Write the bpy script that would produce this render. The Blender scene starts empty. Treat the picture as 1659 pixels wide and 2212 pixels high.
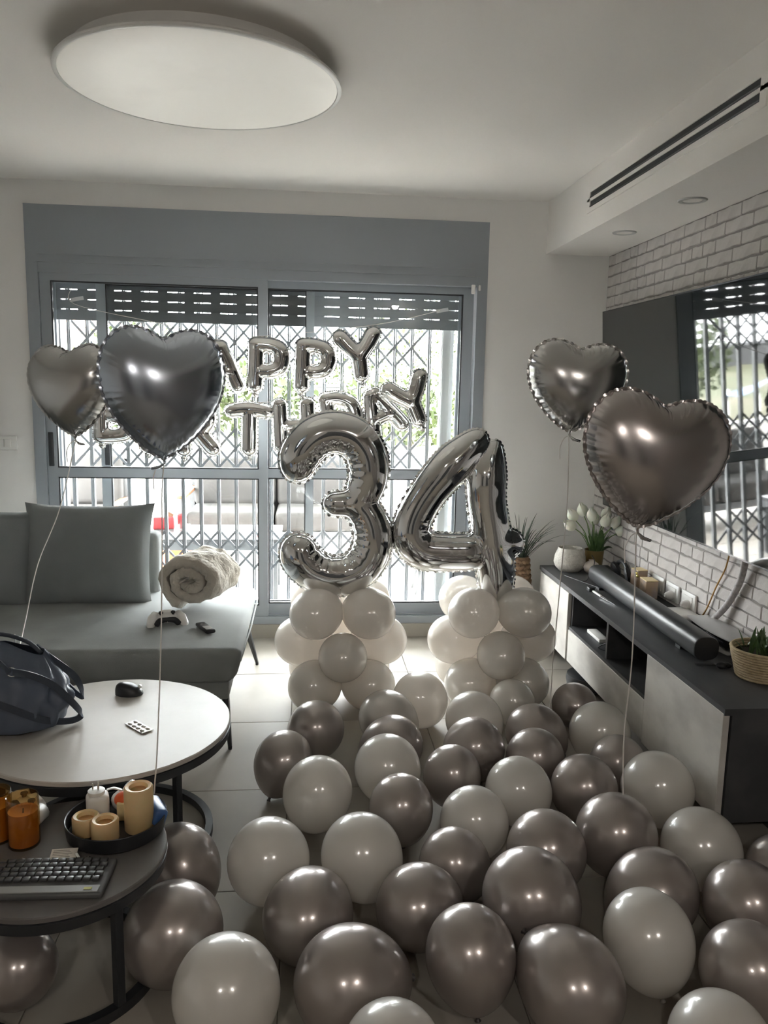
import bpy, bmesh, math, random
import numpy as np
from mathutils import Vector, Matrix, Quaternion
random.seed(7)
rng = np.random.default_rng(7)
scene = bpy.context.scene
col = scene.collection
PI = math.pi

# ------------------------------------------------------------------ camera
def look(yaw, pitch, roll):
    y, p, r = map(math.radians, (yaw, pitch, roll))
    f = Vector((math.sin(y) * math.cos(p), math.cos(y) * math.cos(p), math.sin(p)))
    a = f.cross(Vector((0, 0, 1))).normalized()
    u = a.cross(f)
    rt = math.cos(r) * a + math.sin(r) * u
    up = -math.sin(r) * a + math.cos(r) * u
    return Matrix(((rt.x, up.x, -f.x), (rt.y, up.y, -f.y), (rt.z, up.z, -f.z)))
cd = bpy.data.cameras.new('camera')
cam = bpy.data.objects.new('camera', cd)
col.objects.link(cam)
cam.matrix_world = Matrix.Translation((0, 0, 1.49)) @ look(5.66, -9.03, 1.2).to_4x4()
cd.sensor_fit = 'VERTICAL'
cd.sensor_height = 36.0
cd.sensor_width = 27.0
cd.lens = 36.0 * 1720 / 2212
cd.clip_start = 0.02
cd.clip_end = 200
scene.camera = cam

# ------------------------------------------------------------------ sky, light, exposure
w = bpy.data.worlds.new('overcast_sky')
scene.world = w
w.use_nodes = True
bg = w.node_tree.nodes['Background']
bg.inputs[0].default_value = (0.965, 0.985, 1.0, 1)
bg.inputs[1].default_value = 20.0
scene.view_settings.view_transform = 'Standard'
scene.view_settings.look = 'None'
scene.view_settings.exposure = 1.9
scene.view_settings.gamma = 1.0
scene.view_settings.use_curve_mapping = False
pld = bpy.data.lights.new('window_portal', 'AREA')
pld.shape = 'RECTANGLE'; pld.size = 2.5; pld.size_y = 2.35
pld.cycles.is_portal = True
plo = bpy.data.objects.new('window_portal', pld)
plo.location = (-0.24, 4.93, 1.22)
plo.rotation_euler = (-PI / 2, 0, 0)
col.objects.link(plo)

# ------------------------------------------------------------------ materials
def P(m):
    return m.node_tree.nodes['Principled BSDF']
def mat(name, c, rough=0.5, metal=0.0, c2=None, ns=6.0, lo=0.4, hi=0.65, bump=0.0, bs=60.0, detail=4.0,
        stretch=None, **kw):
    m = bpy.data.materials.new(name)
    m.use_nodes = True
    nt = m.node_tree
    b = P(m)
    b.inputs['Base Color'].default_value = (*c, 1)
    b.inputs['Roughness'].default_value = rough
    b.inputs['Metallic'].default_value = metal
    for k, v in kw.items():
        b.inputs[k.replace('_', ' ')].default_value = v
    tc = None
    if c2 or bump:
        tc = nt.nodes.new('ShaderNodeTexCoord')
        mp = nt.nodes.new('ShaderNodeMapping')
        if stretch:
            mp.inputs['Scale'].default_value = stretch
        nt.links.new(tc.outputs['Object'], mp.inputs[0])
    if c2:
        n = nt.nodes.new('ShaderNodeTexNoise')
        n.inputs['Scale'].default_value = ns
        n.inputs['Detail'].default_value = detail
        nt.links.new(mp.outputs[0], n.inputs[0])
        r = nt.nodes.new('ShaderNodeValToRGB')
        r.color_ramp.elements[0].position = lo
        r.color_ramp.elements[1].position = hi
        r.color_ramp.elements[0].color = (*c, 1)
        r.color_ramp.elements[1].color = (*c2, 1)
        nt.links.new(n.outputs[0], r.inputs[0])
        nt.links.new(r.outputs[0], b.inputs['Base Color'])
    if bump:
        n2 = nt.nodes.new('ShaderNodeTexNoise')
        n2.inputs['Scale'].default_value = bs
        n2.inputs['Detail'].default_value = 3
        nt.links.new(mp.outputs[0], n2.inputs[0])
        bm_ = nt.nodes.new('ShaderNodeBump')
        bm_.inputs['Strength'].default_value = bump
        bm_.inputs['Distance'].default_value = 0.01
        nt.links.new(n2.outputs[0], bm_.inputs['Height'])
        nt.links.new(bm_.outputs[0], b.inputs['Normal'])
    return m
def translucent(m, amount, c):
    nt = m.node_tree
    out = nt.nodes['Material Output']
    t = nt.nodes.new('ShaderNodeBsdfTranslucent')
    t.inputs[0].default_value = (*c, 1)
    mx = nt.nodes.new('ShaderNodeMixShader')
    mx.inputs[0].default_value = amount
    nt.links.new(P(m).outputs[0], mx.inputs[1])
    nt.links.new(t.outputs[0], mx.inputs[2])
    gl = nt.nodes.new('ShaderNodeBsdfGlossy'); gl.inputs['Roughness'].default_value = 0.15
    lw = nt.nodes.new('ShaderNodeLayerWeight'); lw.inputs[0].default_value = 0.5
    pw = nt.nodes.new('ShaderNodeMath'); pw.operation = 'POWER'; pw.inputs[1].default_value = 5.0
    nt.links.new(lw.outputs['Facing'], pw.inputs[0])
    ma = nt.nodes.new('ShaderNodeMath'); ma.operation = 'MULTIPLY_ADD'; ma.inputs[1].default_value = 0.6; ma.inputs[2].default_value = 0.10
    nt.links.new(pw.outputs[0], ma.inputs[0])
    m2 = nt.nodes.new('ShaderNodeMixShader')
    nt.links.new(ma.outputs[0], m2.inputs[0]); nt.links.new(mx.outputs[0], m2.inputs[1]); nt.links.new(gl.outputs[0], m2.inputs[2])
    nt.links.new(m2.outputs[0], out.inputs[0])
    return m
def glass(name, tint=(1, 1, 1), ior=1.5, rough=0.0):
    m = bpy.data.materials.new(name)
    m.use_nodes = True
    nt = m.node_tree
    nt.nodes.remove(P(m))
    out = nt.nodes['Material Output']
    tr = nt.nodes.new('ShaderNodeBsdfTransparent'); tr.inputs[0].default_value = (*tint, 1)
    gl = nt.nodes.new('ShaderNodeBsdfGlossy'); gl.inputs['Roughness'].default_value = rough
    lw = nt.nodes.new('ShaderNodeLayerWeight'); lw.inputs[0].default_value = 0.5
    pw = nt.nodes.new('ShaderNodeMath'); pw.operation = 'POWER'; pw.inputs[1].default_value = 5.0
    nt.links.new(lw.outputs['Facing'], pw.inputs[0])
    fr = nt.nodes.new('ShaderNodeMath'); fr.operation = 'MULTIPLY_ADD'
    f0 = ((ior - 1) / (ior + 1)) ** 2
    fr.inputs[1].default_value = 0.9 - f0; fr.inputs[2].default_value = f0
    nt.links.new(pw.outputs[0], fr.inputs[0])
    mx = nt.nodes.new('ShaderNodeMixShader')
    nt.links.new(fr.outputs[0], mx.inputs[0]); nt.links.new(tr.outputs[0], mx.inputs[1]); nt.links.new(gl.outputs[0], mx.inputs[2])
    nt.links.new(mx.outputs[0], out.inputs[0])
    return m
def emit(name, c, s):
    m = mat(name, (0.8, 0.8, 0.8))
    b = P(m)
    b.inputs['Emission Color'].default_value = (*c, 1)
    b.inputs['Emission Strength'].default_value = s
    return m

MT = {}
MT['wall'] = mat('wall_paint', (0.81, 0.795, 0.77), 0.85, bump=0.05, bs=140)
MT['rear'] = mat('taupe_wall_paint', (0.36, 0.35, 0.34), 0.8)
MT['ceil'] = mat('ceiling_paint', (0.82, 0.79, 0.75), 0.9, bump=0.03, bs=120)
MT['tile'] = mat('porcelain_tile', (0.335, 0.31, 0.27), 0.5, c2=(0.38, 0.35, 0.305), ns=2.5, bump=0.02, bs=25, Specular_IOR_Level=0.10)
MT['grout'] = mat('tile_grout', (0.16, 0.14, 0.12), 0.9)
MT['alu'] = mat('grey_aluminium', (0.30, 0.325, 0.35), 0.42, 0.0, bump=0.02, bs=300)
MT['alud'] = mat('dark_seal', (0.03, 0.032, 0.036), 0.5)
MT['slat'] = mat('shutter_slat', (0.23, 0.245, 0.26), 0.5)
MT['grille'] = mat('grille_paint', (0.25, 0.26, 0.27), 0.45)
MT['post'] = mat('light_grey_post', (0.60, 0.61, 0.60), 0.5)
MT['brick'] = mat('whitewashed_brick', (0.57, 0.535, 0.51), 0.85, c2=(0.46, 0.43, 0.41), ns=14, lo=0.45, hi=0.8, bump=0.25, bs=45)
MT['mortar'] = mat('grey_mortar', (0.26, 0.24, 0.225), 0.95, bump=0.2, bs=80)
MT['white'] = mat('white_plastic', (0.75, 0.74, 0.71), 0.35)
MT['trimring'] = mat('downlight_ring', (0.50, 0.49, 0.47), 0.35)
MT['lamp'] = mat('lamp_diffuser_added_glow', (0.94, 0.92, 0.86), 0.45, c2=(0.88, 0.86, 0.80), ns=3.0, lo=0.55, hi=0.75)
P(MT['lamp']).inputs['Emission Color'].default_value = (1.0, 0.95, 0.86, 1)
P(MT['lamp']).inputs['Emission Strength'].default_value = 0.035  # lamp is off; faint glow added so its disc reads brighter
MT['ventblack'] = mat('vent_dark', (0.025, 0.027, 0.03), 0.6)
MT['black'] = mat('black_plastic', (0.018, 0.019, 0.021), 0.42)
MT['blackmetal'] = mat('black_metal', (0.022, 0.024, 0.027), 0.4, bump=0.03, bs=200)
MT['screen'] = mat('tv_screen', (0.009, 0.011, 0.011), 0.03, Specular_IOR_Level=0.7)
MT['bezel'] = mat('tv_bezel', (0.05, 0.05, 0.055), 0.2, 0.8)
MT['cabdark'] = mat('anthracite_board', (0.045, 0.047, 0.05), 0.5, c2=(0.07, 0.07, 0.072), ns=9, bump=0.03, bs=90, stretch=(1, 0.3, 1))
MT['cablight'] = mat('concrete_look_board', (0.66, 0.635, 0.59), 0.55, c2=(0.36, 0.34, 0.315), ns=4.5, lo=0.40, hi=0.85, detail=10, stretch=(1, 1, 1.8))
MT['sofa'] = mat('grey_velour', (0.22, 0.23, 0.225), 0.9, c2=(0.26, 0.27, 0.265), ns=5, bump=0.12, bs=350, Sheen_Weight=0.08)
MT['pillow'] = mat('grey_velour_cushion', (0.205, 0.22, 0.225), 0.9, c2=(0.24, 0.255, 0.26), ns=4, bump=0.12, bs=350, Sheen_Weight=0.08)
MT['blanket'] = mat('cream_fleece', (0.60, 0.55, 0.47), 0.95, c2=(0.52, 0.47, 0.40), ns=9, bump=0.6, bs=55, Sheen_Weight=0.3)
MT['toplight'] = mat('ceramic_tabletop', (0.50, 0.47, 0.425), 0.42, c2=(0.40, 0.375, 0.34), ns=4, lo=0.4, hi=0.75, detail=7, bump=0.02, bs=40)
MT['topdark'] = mat('dark_tabletop', (0.15, 0.14, 0.13), 0.4, c2=(0.11, 0.10, 0.095), ns=6, lo=0.4, hi=0.7)
MT['bag'] = mat('navy_nylon', (0.065, 0.082, 0.12), 0.45, c2=(0.085, 0.105, 0.145), ns=5, bump=0.35, bs=9)
MT['strap'] = mat('navy_strap', (0.035, 0.045, 0.065), 0.5, bump=0.1, bs=200)
MT['steel'] = mat('bright_steel', (0.75, 0.75, 0.74), 0.18, 1.0)
MT['wax'] = mat('cream_wax', (0.70, 0.52, 0.28), 0.5, c2=(0.64, 0.44, 0.21), ns=10, Subsurface_Weight=0.15)
MT['waxi'] = mat('amber_wax', (0.62, 0.33, 0.12), 0.5, Subsurface_Weight=0.15)
MT['amber'] = mat('orange_wax_jar', (0.60, 0.30, 0.075), 0.35, c2=(0.50, 0.23, 0.05), ns=8)
MT['jar'] = glass('candle_jar_glass', (0.93, 0.80, 0.55), 1.9)
MT['clear'] = glass('clear_glass', (0.97, 0.98, 0.98), 1.5)
MT['pane'] = glass('window_glass', (0.98, 0.99, 0.99), 1.3)
MT['wick'] = mat('candle_wick', (0.02, 0.018, 0.015), 0.8)
MT['blue'] = mat('blue_card', (0.05, 0.12, 0.30), 0.4)
MT['orange'] = mat('orange_red_plastic', (0.80, 0.13, 0.03), 0.4)
MT['creamp'] = mat('cream_paper', (0.75, 0.62, 0.36), 0.6)
MT['ribbon'] = mat('white_satin_ribbon', (0.80, 0.79, 0.77), 0.35)
MT['keycap'] = mat('dark_keycap', (0.055, 0.055, 0.058), 0.38)
MT['keyboard'] = mat('keyboard_grey', (0.09, 0.09, 0.09), 0.4)
MT['paper'] = mat('printed_card', (0.66, 0.62, 0.55), 0.6)
MT['foil'] = mat('silver_foil', (0.80, 0.80, 0.79), 0.07, 1.0, bump=0.08, bs=14)
MT['chrome'] = mat('chrome_foil', (0.74, 0.745, 0.74), 0.055, 1.0, bump=0.05, bs=7)
MT['satin'] = mat('satin_silver_foil', (0.50, 0.495, 0.485), 0.22, 1.0, bump=0.05, bs=6)
MT['satin2'] = mat('silver_foil_mauve_reflection', (0.50, 0.465, 0.455), 0.22, 1.0, bump=0.05, bs=6)  # plain silver foil with a mauve reflection put into its base colour
MT['satin3'] = mat('steel_blue_foil', (0.45, 0.49, 0.55), 0.22, 1.0, bump=0.05, bs=6)
MT['bW'] = translucent(mat('pearl_white_latex', (0.82, 0.805, 0.76), 0.35, 0.10), 0.36, (0.92, 0.85, 0.79))
MT['bL'] = translucent(mat('pale_silver_latex', (0.60, 0.57, 0.53), 0.3, 0.3), 0.12, (0.7, 0.62, 0.56))
MT['bS'] = translucent(mat('silver_latex', (0.36, 0.315, 0.295), 0.3, 0.45), 0.06, (0.5, 0.43, 0.40))
MT['tipW'] = mat('latex_tip_white', (0.30, 0.28, 0.25), 0.4)
MT['tipS'] = mat('latex_tip_silver', (0.07, 0.06, 0.06), 0.4)
MT['string'] = mat('white_ribbon_string', (0.72, 0.68, 0.64), 0.4)
MT['pot'] = mat('crackle_ceramic', (0.62, 0.59, 0.53), 0.32, c2=(0.52, 0.49, 0.44), ns=70, bump=0.5, bs=120)
MT['gold'] = mat('brushed_gold', (0.36, 0.27, 0.12), 0.35, 0.7)
MT['petal'] = mat('white_petal', (0.80, 0.80, 0.68), 0.55, Subsurface_Weight=0.1)
MT['leaf'] = mat('green_leaf', (0.05, 0.10, 0.03), 0.5, c2=(0.09, 0.16, 0.05), ns=20)
MT['stem'] = mat('tulip_stem', (0.22, 0.32, 0.12), 0.5)
MT['grass'] = mat('dark_grass_blade', (0.045, 0.075, 0.045), 0.5, c2=(0.08, 0.11, 0.07), ns=12)
MT['weave'] = mat('brown_wicker', (0.26, 0.16, 0.09), 0.7, c2=(0.16, 0.09, 0.05), ns=30)
MT['rope'] = mat('seagrass_rope', (0.55, 0.44, 0.28), 0.8, c2=(0.46, 0.36, 0.21), ns=40, bump=0.5, bs=150)
MT['soil'] = mat('potting_soil', (0.04, 0.03, 0.02), 0.9)
MT['boxp'] = mat('tan_card_box', (0.42, 0.30, 0.20), 0.6, c2=(0.30, 0.26, 0.26), ns=18)
MT['greyfab'] = mat('braided_sleeve', (0.55, 0.52, 0.51), 0.7, c2=(0.36, 0.34, 0.34), ns=60)
MT['cable_o'] = mat('orange_cable', (0.45, 0.24, 0.06), 0.5)
MT['out_fab'] = mat('outdoor_grey_fabric', (0.045, 0.042, 0.040), 0.9, c2=(0.036, 0.034, 0.032), ns=6)
MT['out_frame'] = mat('outdoor_frame', (0.09, 0.095, 0.10), 0.5)
MT['wood'] = mat('teak_wood', (0.14, 0.06, 0.025), 0.5, c2=(0.10, 0.042, 0.017), ns=12, stretch=(1, 6, 6))
MT['out_top'] = mat('outdoor_tabletop', (0.06, 0.06, 0.062), 0.35)
MT['red'] = mat('red_plastic', (0.25, 0.012, 0.015), 0.4)
MT['out_tile'] = mat('balcony_tile', (0.62, 0.58, 0.53), 0.4)
MT['render'] = mat('white_render', (0.6, 0.6, 0.58), 0.9)
MT['garden'] = mat('garden_ground', (0.05, 0.055, 0.025), 0.95, c2=(0.09, 0.08, 0.05), ns=0.8)
MT['tree'] = mat('tree_leaf', (0.022, 0.034, 0.006), 0.6, c2=(0.034, 0.044, 0.010), ns=4)
MT['bark'] = mat('tree_bark', (0.20, 0.15, 0.11), 0.9)
MT['stone'] = mat('grey_stone_wall', (0.05, 0.05, 0.05), 0.9, c2=(0.04, 0.04, 0.04), ns=5)
MT['house'] = mat('pale_house_wall', (0.75, 0.72, 0.66), 0.9)
MT['roof'] = mat('clay_roof', (0.55, 0.30, 0.2), 0.8)
MT['hglass'] = mat('far_window', (0.10, 0.12, 0.15), 0.2)
MT['carblue'] = mat('blue_tarp', (0.10, 0.16, 0.28), 0.5)
MT['bulb'] = emit('downlight_led', (1.0, 0.93, 0.86), 165.0)

# ------------------------------------------------------------------ mesh helpers
class MB:
    def __init__(s):
        s.v, s.f = [], []
    def raw(s, vs, fs):
        o = len(s.v)
        s.v += [tuple(map(float, p)) for p in vs]
        s.f += [tuple(int(i) + o for i in f) for f in fs]
        return s
    def box(s, x0, x1, y0, y1, z0, z1):
        return s.raw([(x0, y0, z0), (x1, y0, z0), (x1, y1, z0), (x0, y1, z0), (x0, y0, z1), (x1, y0, z1), (x1, y1, z1), (x0, y1, z1)],
                     [(3, 2, 1, 0), (4, 5, 6, 7), (0, 1, 5, 4), (1, 2, 6, 5), (2, 3, 7, 6), (3, 0, 4, 7)])
    def rbox(s, c, size, r=0.01, seg=3, M=None):
        bm = bmesh.new()
        bmesh.ops.create_cube(bm, size=1)
        bmesh.ops.scale(bm, vec=size, verts=bm.verts)
        bmesh.ops.bevel(bm, geom=list(bm.edges), offset=min(r, min(size) * 0.49), segments=seg, profile=0.5, affect='EDGES')
        bm.verts.index_update()
        T = Matrix.Translation(c) @ (M.to_4x4() if M else Matrix.Identity(4))
        s.raw([T @ v.co for v in bm.verts], [[v.index for v in f.verts] for f in bm.faces])
        bm.free()
        return s
    def obox(s, c, size, M):
        hx, hy, hz = (q / 2 for q in size)
        T = Matrix.Translation(c) @ M.to_4x4()
        vs = [T @ Vector(p) for p in [(-hx, -hy, -hz), (hx, -hy, -hz), (hx, hy, -hz), (-hx, hy, -hz), (-hx, -hy, hz), (hx, -hy, hz), (hx, hy, hz), (-hx, hy, hz)]]
        return s.raw(vs, [(3, 2, 1, 0), (4, 5, 6, 7), (0, 1, 5, 4), (1, 2, 6, 5), (2, 3, 7, 6), (3, 0, 4, 7)])
    def tube(s, pts, r, n=8, flat=1.0, caps=True):
        pts = [Vector(p) for p in pts]
        m = len(pts)
        rs = r if isinstance(r, (list, tuple)) else [r] * m
        t0 = (pts[1] - pts[0]).normalized()
        ref = Vector((0, 0, 1)) if abs(t0.z) < 0.9 else Vector((1, 0, 0))
        vs, fs = [], []
        nrm = (ref - t0 * ref.dot(t0)).normalized()
        for i in range(m):
            t = (pts[min(i + 1, m - 1)] - pts[max(i - 1, 0)]).normalized()
            nrm = (nrm - t * nrm.dot(t)).normalized()
            b = t.cross(nrm)
            for k in range(n):
                a = 2 * PI * k / n
                vs.append(pts[i] + nrm * math.cos(a) * rs[i] * flat + b * math.sin(a) * rs[i])
        for i in range(m - 1):
            for k in range(n):
                fs.append((i * n + k, i * n + (k + 1) % n, (i + 1) * n + (k + 1) % n, (i + 1) * n + k))
        if caps:
            fs.append(tuple(range(n))[::-1]); fs.append(tuple((m - 1) * n + k for k in range(n)))
        return s.raw(vs, fs)
    def lathe(s, prof, n=32, c=(0, 0, 0), ex=1.0, ey=1.0, caps=True):
        vs, fs = [], []
        for r, z in prof:
            for k in range(n):
                a = 2 * PI * k / n
                vs.append((c[0] + r * math.cos(a) * ex, c[1] + r * math.sin(a) * ey, c[2] + z))
        m = len(prof)
        for i in range(m - 1):
            for k in range(n):
                fs.append((i * n + k, i * n + (k + 1) % n, (i + 1) * n + (k + 1) % n, (i + 1) * n + k))
        if caps and prof[0][0] > 1e-6: fs.append(tuple(range(n))[::-1])
        if caps and prof[-1][0] > 1e-6: fs.append(tuple((m - 1) * n + k for k in range(n)))
        return s.raw(vs, fs)
    def grid(s, fn, nu, nv, closed_u=False):
        vs = [fn(i / (nu if closed_u else nu - 1), j / (nv - 1)) for i in range(nu) for j in range(nv)]
        fs = []
        for i in range(nu if closed_u else nu - 1):
            for j in range(nv - 1):
                a, b = i * nv + j, ((i + 1) % nu) * nv + j
                fs.append((a, b, b + 1, a + 1))
        return s.raw(vs, fs)
    def sphere(s, c, r, nu=16, nv=10):
        rx, ry, rz = r if isinstance(r, (tuple, list)) else (r, r, r)
        return s.lathe([(max(1e-5, math.sin(PI * i / nv)), -math.cos(PI * i / nv)) for i in range(nv + 1)], nu).xf_last(
            (nv + 1) * nu, lambda p: (c[0] + p[0] * rx, c[1] + p[1] * ry, c[2] + p[2] * rz))
    def xf_last(s, k, fn):
        for i in range(len(s.v) - k, len(s.v)):
            s.v[i] = fn(s.v[i])
        return s
    def xf(s, M):
        s.v = [tuple(M @ Vector(p)) for p in s.v]
        return s
    def off(s, d):
        s.v = [(p[0] - d[0], p[1] - d[1], p[2] - d[2]) for p in s.v]
        return s
    def mesh(s, name, m, smooth=0):
        me = bpy.data.meshes.new(name)
        me.from_pydata(s.v, [], s.f)
        me.materials.append(MT[m] if isinstance(m, str) else m)
        if smooth:
            me.polygons.foreach_set('use_smooth', [True] * len(me.polygons))
            if smooth != 1:
                me.set_sharp_from_angle(angle=math.radians(smooth))
        me.update()
        return me
def link(name, data, parent=None, loc=None):
    o = bpy.data.objects.new(name, data)
    col.objects.link(o)
    if parent: o.parent = parent
    if loc is not None: o.location = loc
    return o
def tag(o, label=None, cat=None, group=None, kind=None):
    if label: o['label'] = label
    if cat: o['category'] = cat
    if group: o['group'] = group
    if kind: o['kind'] = kind
    return o
class Thing:
    """an Empty at the base of a thing; parts are given in world coordinates unless local is set"""
    def __init__(s, name, label, cat, loc=(0, 0, 0), rz=0.0, group=None, kind=None):
        s.o = link(name, None, None, loc)
        s.o.empty_display_size = 0.1
        s.loc = Vector(loc)
        s.o.rotation_euler = (0, 0, rz)
        tag(s.o, label, cat, group, kind)
    def part(s, name, mb, m, smooth=0, sub=None, local=False, label=None):
        if not local: mb.off(s.loc)
        o = link(name, mb.mesh(name, m, smooth), sub or s.o)
        if label: o['label'] = label
        return o
def struct(name, mb, m, smooth=0, label=None):
    o = link(name, mb.mesh(name, m, smooth))
    o['kind'] = 'structure'
    if label: o['label'] = label
    return o
def one(name, mb, m, label, cat, loc, smooth=0, group=None, local=False):
    if not local: mb.off(loc)
    o = link(name, mb.mesh(name, m, smooth), None, loc)
    return tag(o, label, cat, group)
def RX(a): return Matrix.Rotation(a, 3, 'X')
def RY(a): return Matrix.Rotation(a, 3, 'Y')
def RZ(a): return Matrix.Rotation(a, 3, 'Z')
def smooth_path(pts, n=6):
    pts = [Vector(p) for p in pts]
    out = []
    for i in range(len(pts) - 1):
        p0, p1, p2, p3 = pts[max(i - 1, 0)], pts[i], pts[i + 1], pts[min(i + 2, len(pts) - 1)]
        for k in range(n):
            t = k / n
            out.append(0.5 * ((2 * p1) + (p2 - p0) * t + (2 * p0 - 5 * p1 + 4 * p2 - p3) * t * t + (3 * p1 - p0 - 3 * p2 + p3) * t ** 3))
    out.append(pts[-1])
    return out

# ------------------------------------------------------------------ the room
XL, XR, YN, YF, ZC = -2.9, 1.725, -3.2, 4.6, 2.53
WX0, WX1, WZ0, WZ1 = -1.505, 1.019, 0.08, 2.406
fl = struct('floor', MB().box(XL, XR, YN, 4.9, -0.12, -0.004), 'grout', label='floor of large beige porcelain tiles')
tm = MB().rbox((0, 0, -0.01), (0.597, 0.597, 0.02), 0.0015, 1).mesh('floor_tile', 'tile')
for i in range(-5, 4):
    for j in range(-9, 8):
        x, y = -0.062 + 0.6 * (i + 0.5), 2.185 + 0.6 * (j - 2 + 0.5)
        x0, x1, y0, y1 = x - .2985, x + .2985, y - .2985, y + .2985
        if x0 > XR - .02 or x1 < XL + .02 or y0 > YF - .02 or y1 < YN + .02: continue
        if x0 < XL or x1 > XR or y0 < YN or y1 > YF:
            me = MB().box(max(x0, XL) - x, min(x1, XR) - x, max(y0, YN) - y, min(y1, YF) - y, -0.02, 0).mesh('floor_tile', 'tile')
        else: me = tm
        link('floor_tile', me, fl, (x, y, 0))
struct('ceiling', MB().box(XL, XR, YN, 4.9, ZC, ZC + 0.15), 'ceil')
struct('wall_left', MB().box(XL - 0.15, XL, YN, 4.9, 0, ZC), 'wall')
struct('wall_near', MB().box(XL, XR, YN - 0.15, YN, 0, ZC), 'rear')
struct('reflection_panel_1', MB().box(-2.1, -1.2, YN, YN + .04, 0, 2.08), 'cabdark', label='unseen dark panel added on the near wall for reflections')  # invented dark panels out of view, added as dark bands in foil reflections
struct('reflection_panel_2', MB().box(.15, 1.15, YN, YN + .04, 0, 2.08), 'cabdark', label='second unseen dark panel added on the near wall for reflections')
struct('wall_far', MB().box(XL, WX0, YF, 4.9, 0, ZC).box(WX1, XR, YF, 4.9, 0, ZC).box(WX0, WX1, YF, 4.9, WZ1, ZC).box(WX0, WX1, YF + .03, 4.9, -.1, WZ0 - 0.02), 'wall')
wr = struct('wall_right', MB().box(XR, XR + 0.2, YN, 4.9, 0, ZC), 'mortar', label='feature wall of whitewashed bricks behind the television')
struct('trim_1', MB().box(WX0 - .02, WX1 + .02, 4.575, 4.66, 0.0, 0.07).box(WX0 - .03, WX1 + .03, 4.57, 4.9, 0.07, 0.082), 'tile', label='beige stone step under the sliding window')
struct('baseboard_far', MB().box(XL, WX0 - .03, YF - .012, YF, 0, .07).box(WX1 + .03, XR, YF - .012, YF, 0, .07), 'tile')
# soffit with the two-slot air vent
SX, SZ = 1.353, 2.247
struct('trim_2', MB().box(SX, XR, YN, YF, SZ, ZC), 'ceil', label='boxed soffit running along the ceiling above the television')
# bricks (above and below the television, and the strip left of it)
bmesh_cache = {}
def brick_mesh(L, H, k):
    key = (round(L, 3), round(H, 3), k)
    if key not in bmesh_cache:
        r = random.Random(hash(key) % 9999)
        n = 4
        ring = []
        for i in range(n + 1): ring.append((-L / 2 + L * i / n, -H / 2))
        for i in range(1, n + 1): ring.append((L / 2 - L * i / n if i else 0, H / 2))
        top = [(x + (r.uniform(-.002, .002) if 0 < i % (n + 1) < n else 0), z + r.uniform(-.003, .003)) for i, (x, z) in enumerate(ring)]
        top.insert(n + 1, (L / 2, H / 2))
        ring2 = top
        c = len(ring2)
        vs = [(0.0, y, z) for y, z in ring2] + [(-0.0035, y * (1 - .003 / L), z * (1 - .005 / H)) for y, z in ring2]
        fs = [(i, (i + 1) % c, c + (i + 1) % c, c + i) for i in range(c)] + [tuple(range(c, 2 * c))]
        bmesh_cache[key] = MB().raw(vs, fs).mesh('brick', 'brick')
    return bmesh_cache[key]
rowh = 0.0575
for rI in range(31):
    z1 = SZ - rI * rowh
    zc = z1 - rowh / 2
    if zc < 0.47: break
    y = 4.598
    r = random.Random(100 + rI)
    y -= r.choice([0, .05, .1, .15]) * 0
    first = True
    while y > 1.95:
        L = r.choice([.205, .215, .195, .11, .205, .10]) if not first else r.choice([.07, .13, .2, .1])
        first = False
        H = rowh - 0.0075
        yc = y - L / 2
        hid = (0.93 < zc < 1.83) and (2.45 < yc < 4.13)
        if not hid:
            link('brick', brick_mesh(L - .007, H, r.randrange(2)), wr, (XR, yc, zc))
        y -= L

# ------------------------------------------------------------------ sliding window, shutter, grille
win = Thing('window_1', 'wide grey aluminium sliding window with roller shutter', None, (-0.243, YF, 0), kind='structure')
win.part('shutter_box', MB().box(WX0, WX1, 4.592, 4.66, 2.124, WZ1).box(WX0 + .06, WX1 - .06, 4.588, 4.593, 2.15, WZ1 - .04).box(WX0, WX1, 4.60, 4.9, 2.33, WZ1), 'alu')
win.part('frame', MB().box(WX0, -1.445, 4.590, 4.88, WZ0, 2.124).box(.96, WX1, 4.590, 4.88, WZ0, 2.124)
         .box(-1.445, .96, 4.595, 4.70, 2.055, 2.124).box(-1.445, .96, 4.59, 4.88, WZ0, 0.115)
         .box(-1.445, .96, 4.59, 4.60, 0.115, 0.125).box(-1.445, .96, 4.64, 4.65, 0.115, 0.125).box(-1.46, .98, 4.585, 4.592, 2.108, 2.124), 'alu')
def sash(x0, x1, y, lw, rw, rail=True, handle=None):
    t = 0.03
    m = MB().box(x0, x0 + lw, y, y + t, .12, 2.06).box(x1 - rw, x1, y, y + t, .12, 2.06)
    m.box(x0 + lw, x1 - rw, y, y + t, 2.015, 2.06).box(x0 + lw, x1 - rw, y, y + t, .12, .19)
    if rail: m.box(x0 + lw, x1 - rw, y, y + t, .945, .997)
    s = win.part('sash', m, 'alu')
    g = MB()
    zz = [(.19, .945), (.997, 2.015)] if rail else [(.19, 2.015)]
    for a, b in zz:
        win.part('glass_pane', MB().box(x0 + lw, x1 - rw, y + .013, y + .017, a, b), 'pane', sub=s)
        e = .007
        g.box(x0 + lw, x0 + lw + e, y + .004, y + .026, a, b).box(x1 - rw - e, x1 - rw, y + .004, y + .026, a, b)
        g.box(x0 + lw, x1 - rw, y + .004, y + .026, a, a + e).box(x0 + lw, x1 - rw, y + .004, y + .026, b - e, b)
    win.part('rubber_seal', g, 'alud', sub=s)
    if handle is not None:
        win.part('handle', MB().rbox((handle, y - .003, 1.10), (.028, .012, .19), .004, 2), 'alud', 30, sub=s)
sash(-1.442, -0.220, 4.605, .055, .052, True, -1.418)
sash(-0.272, .955, 4.650, .052, .06, True)
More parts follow.
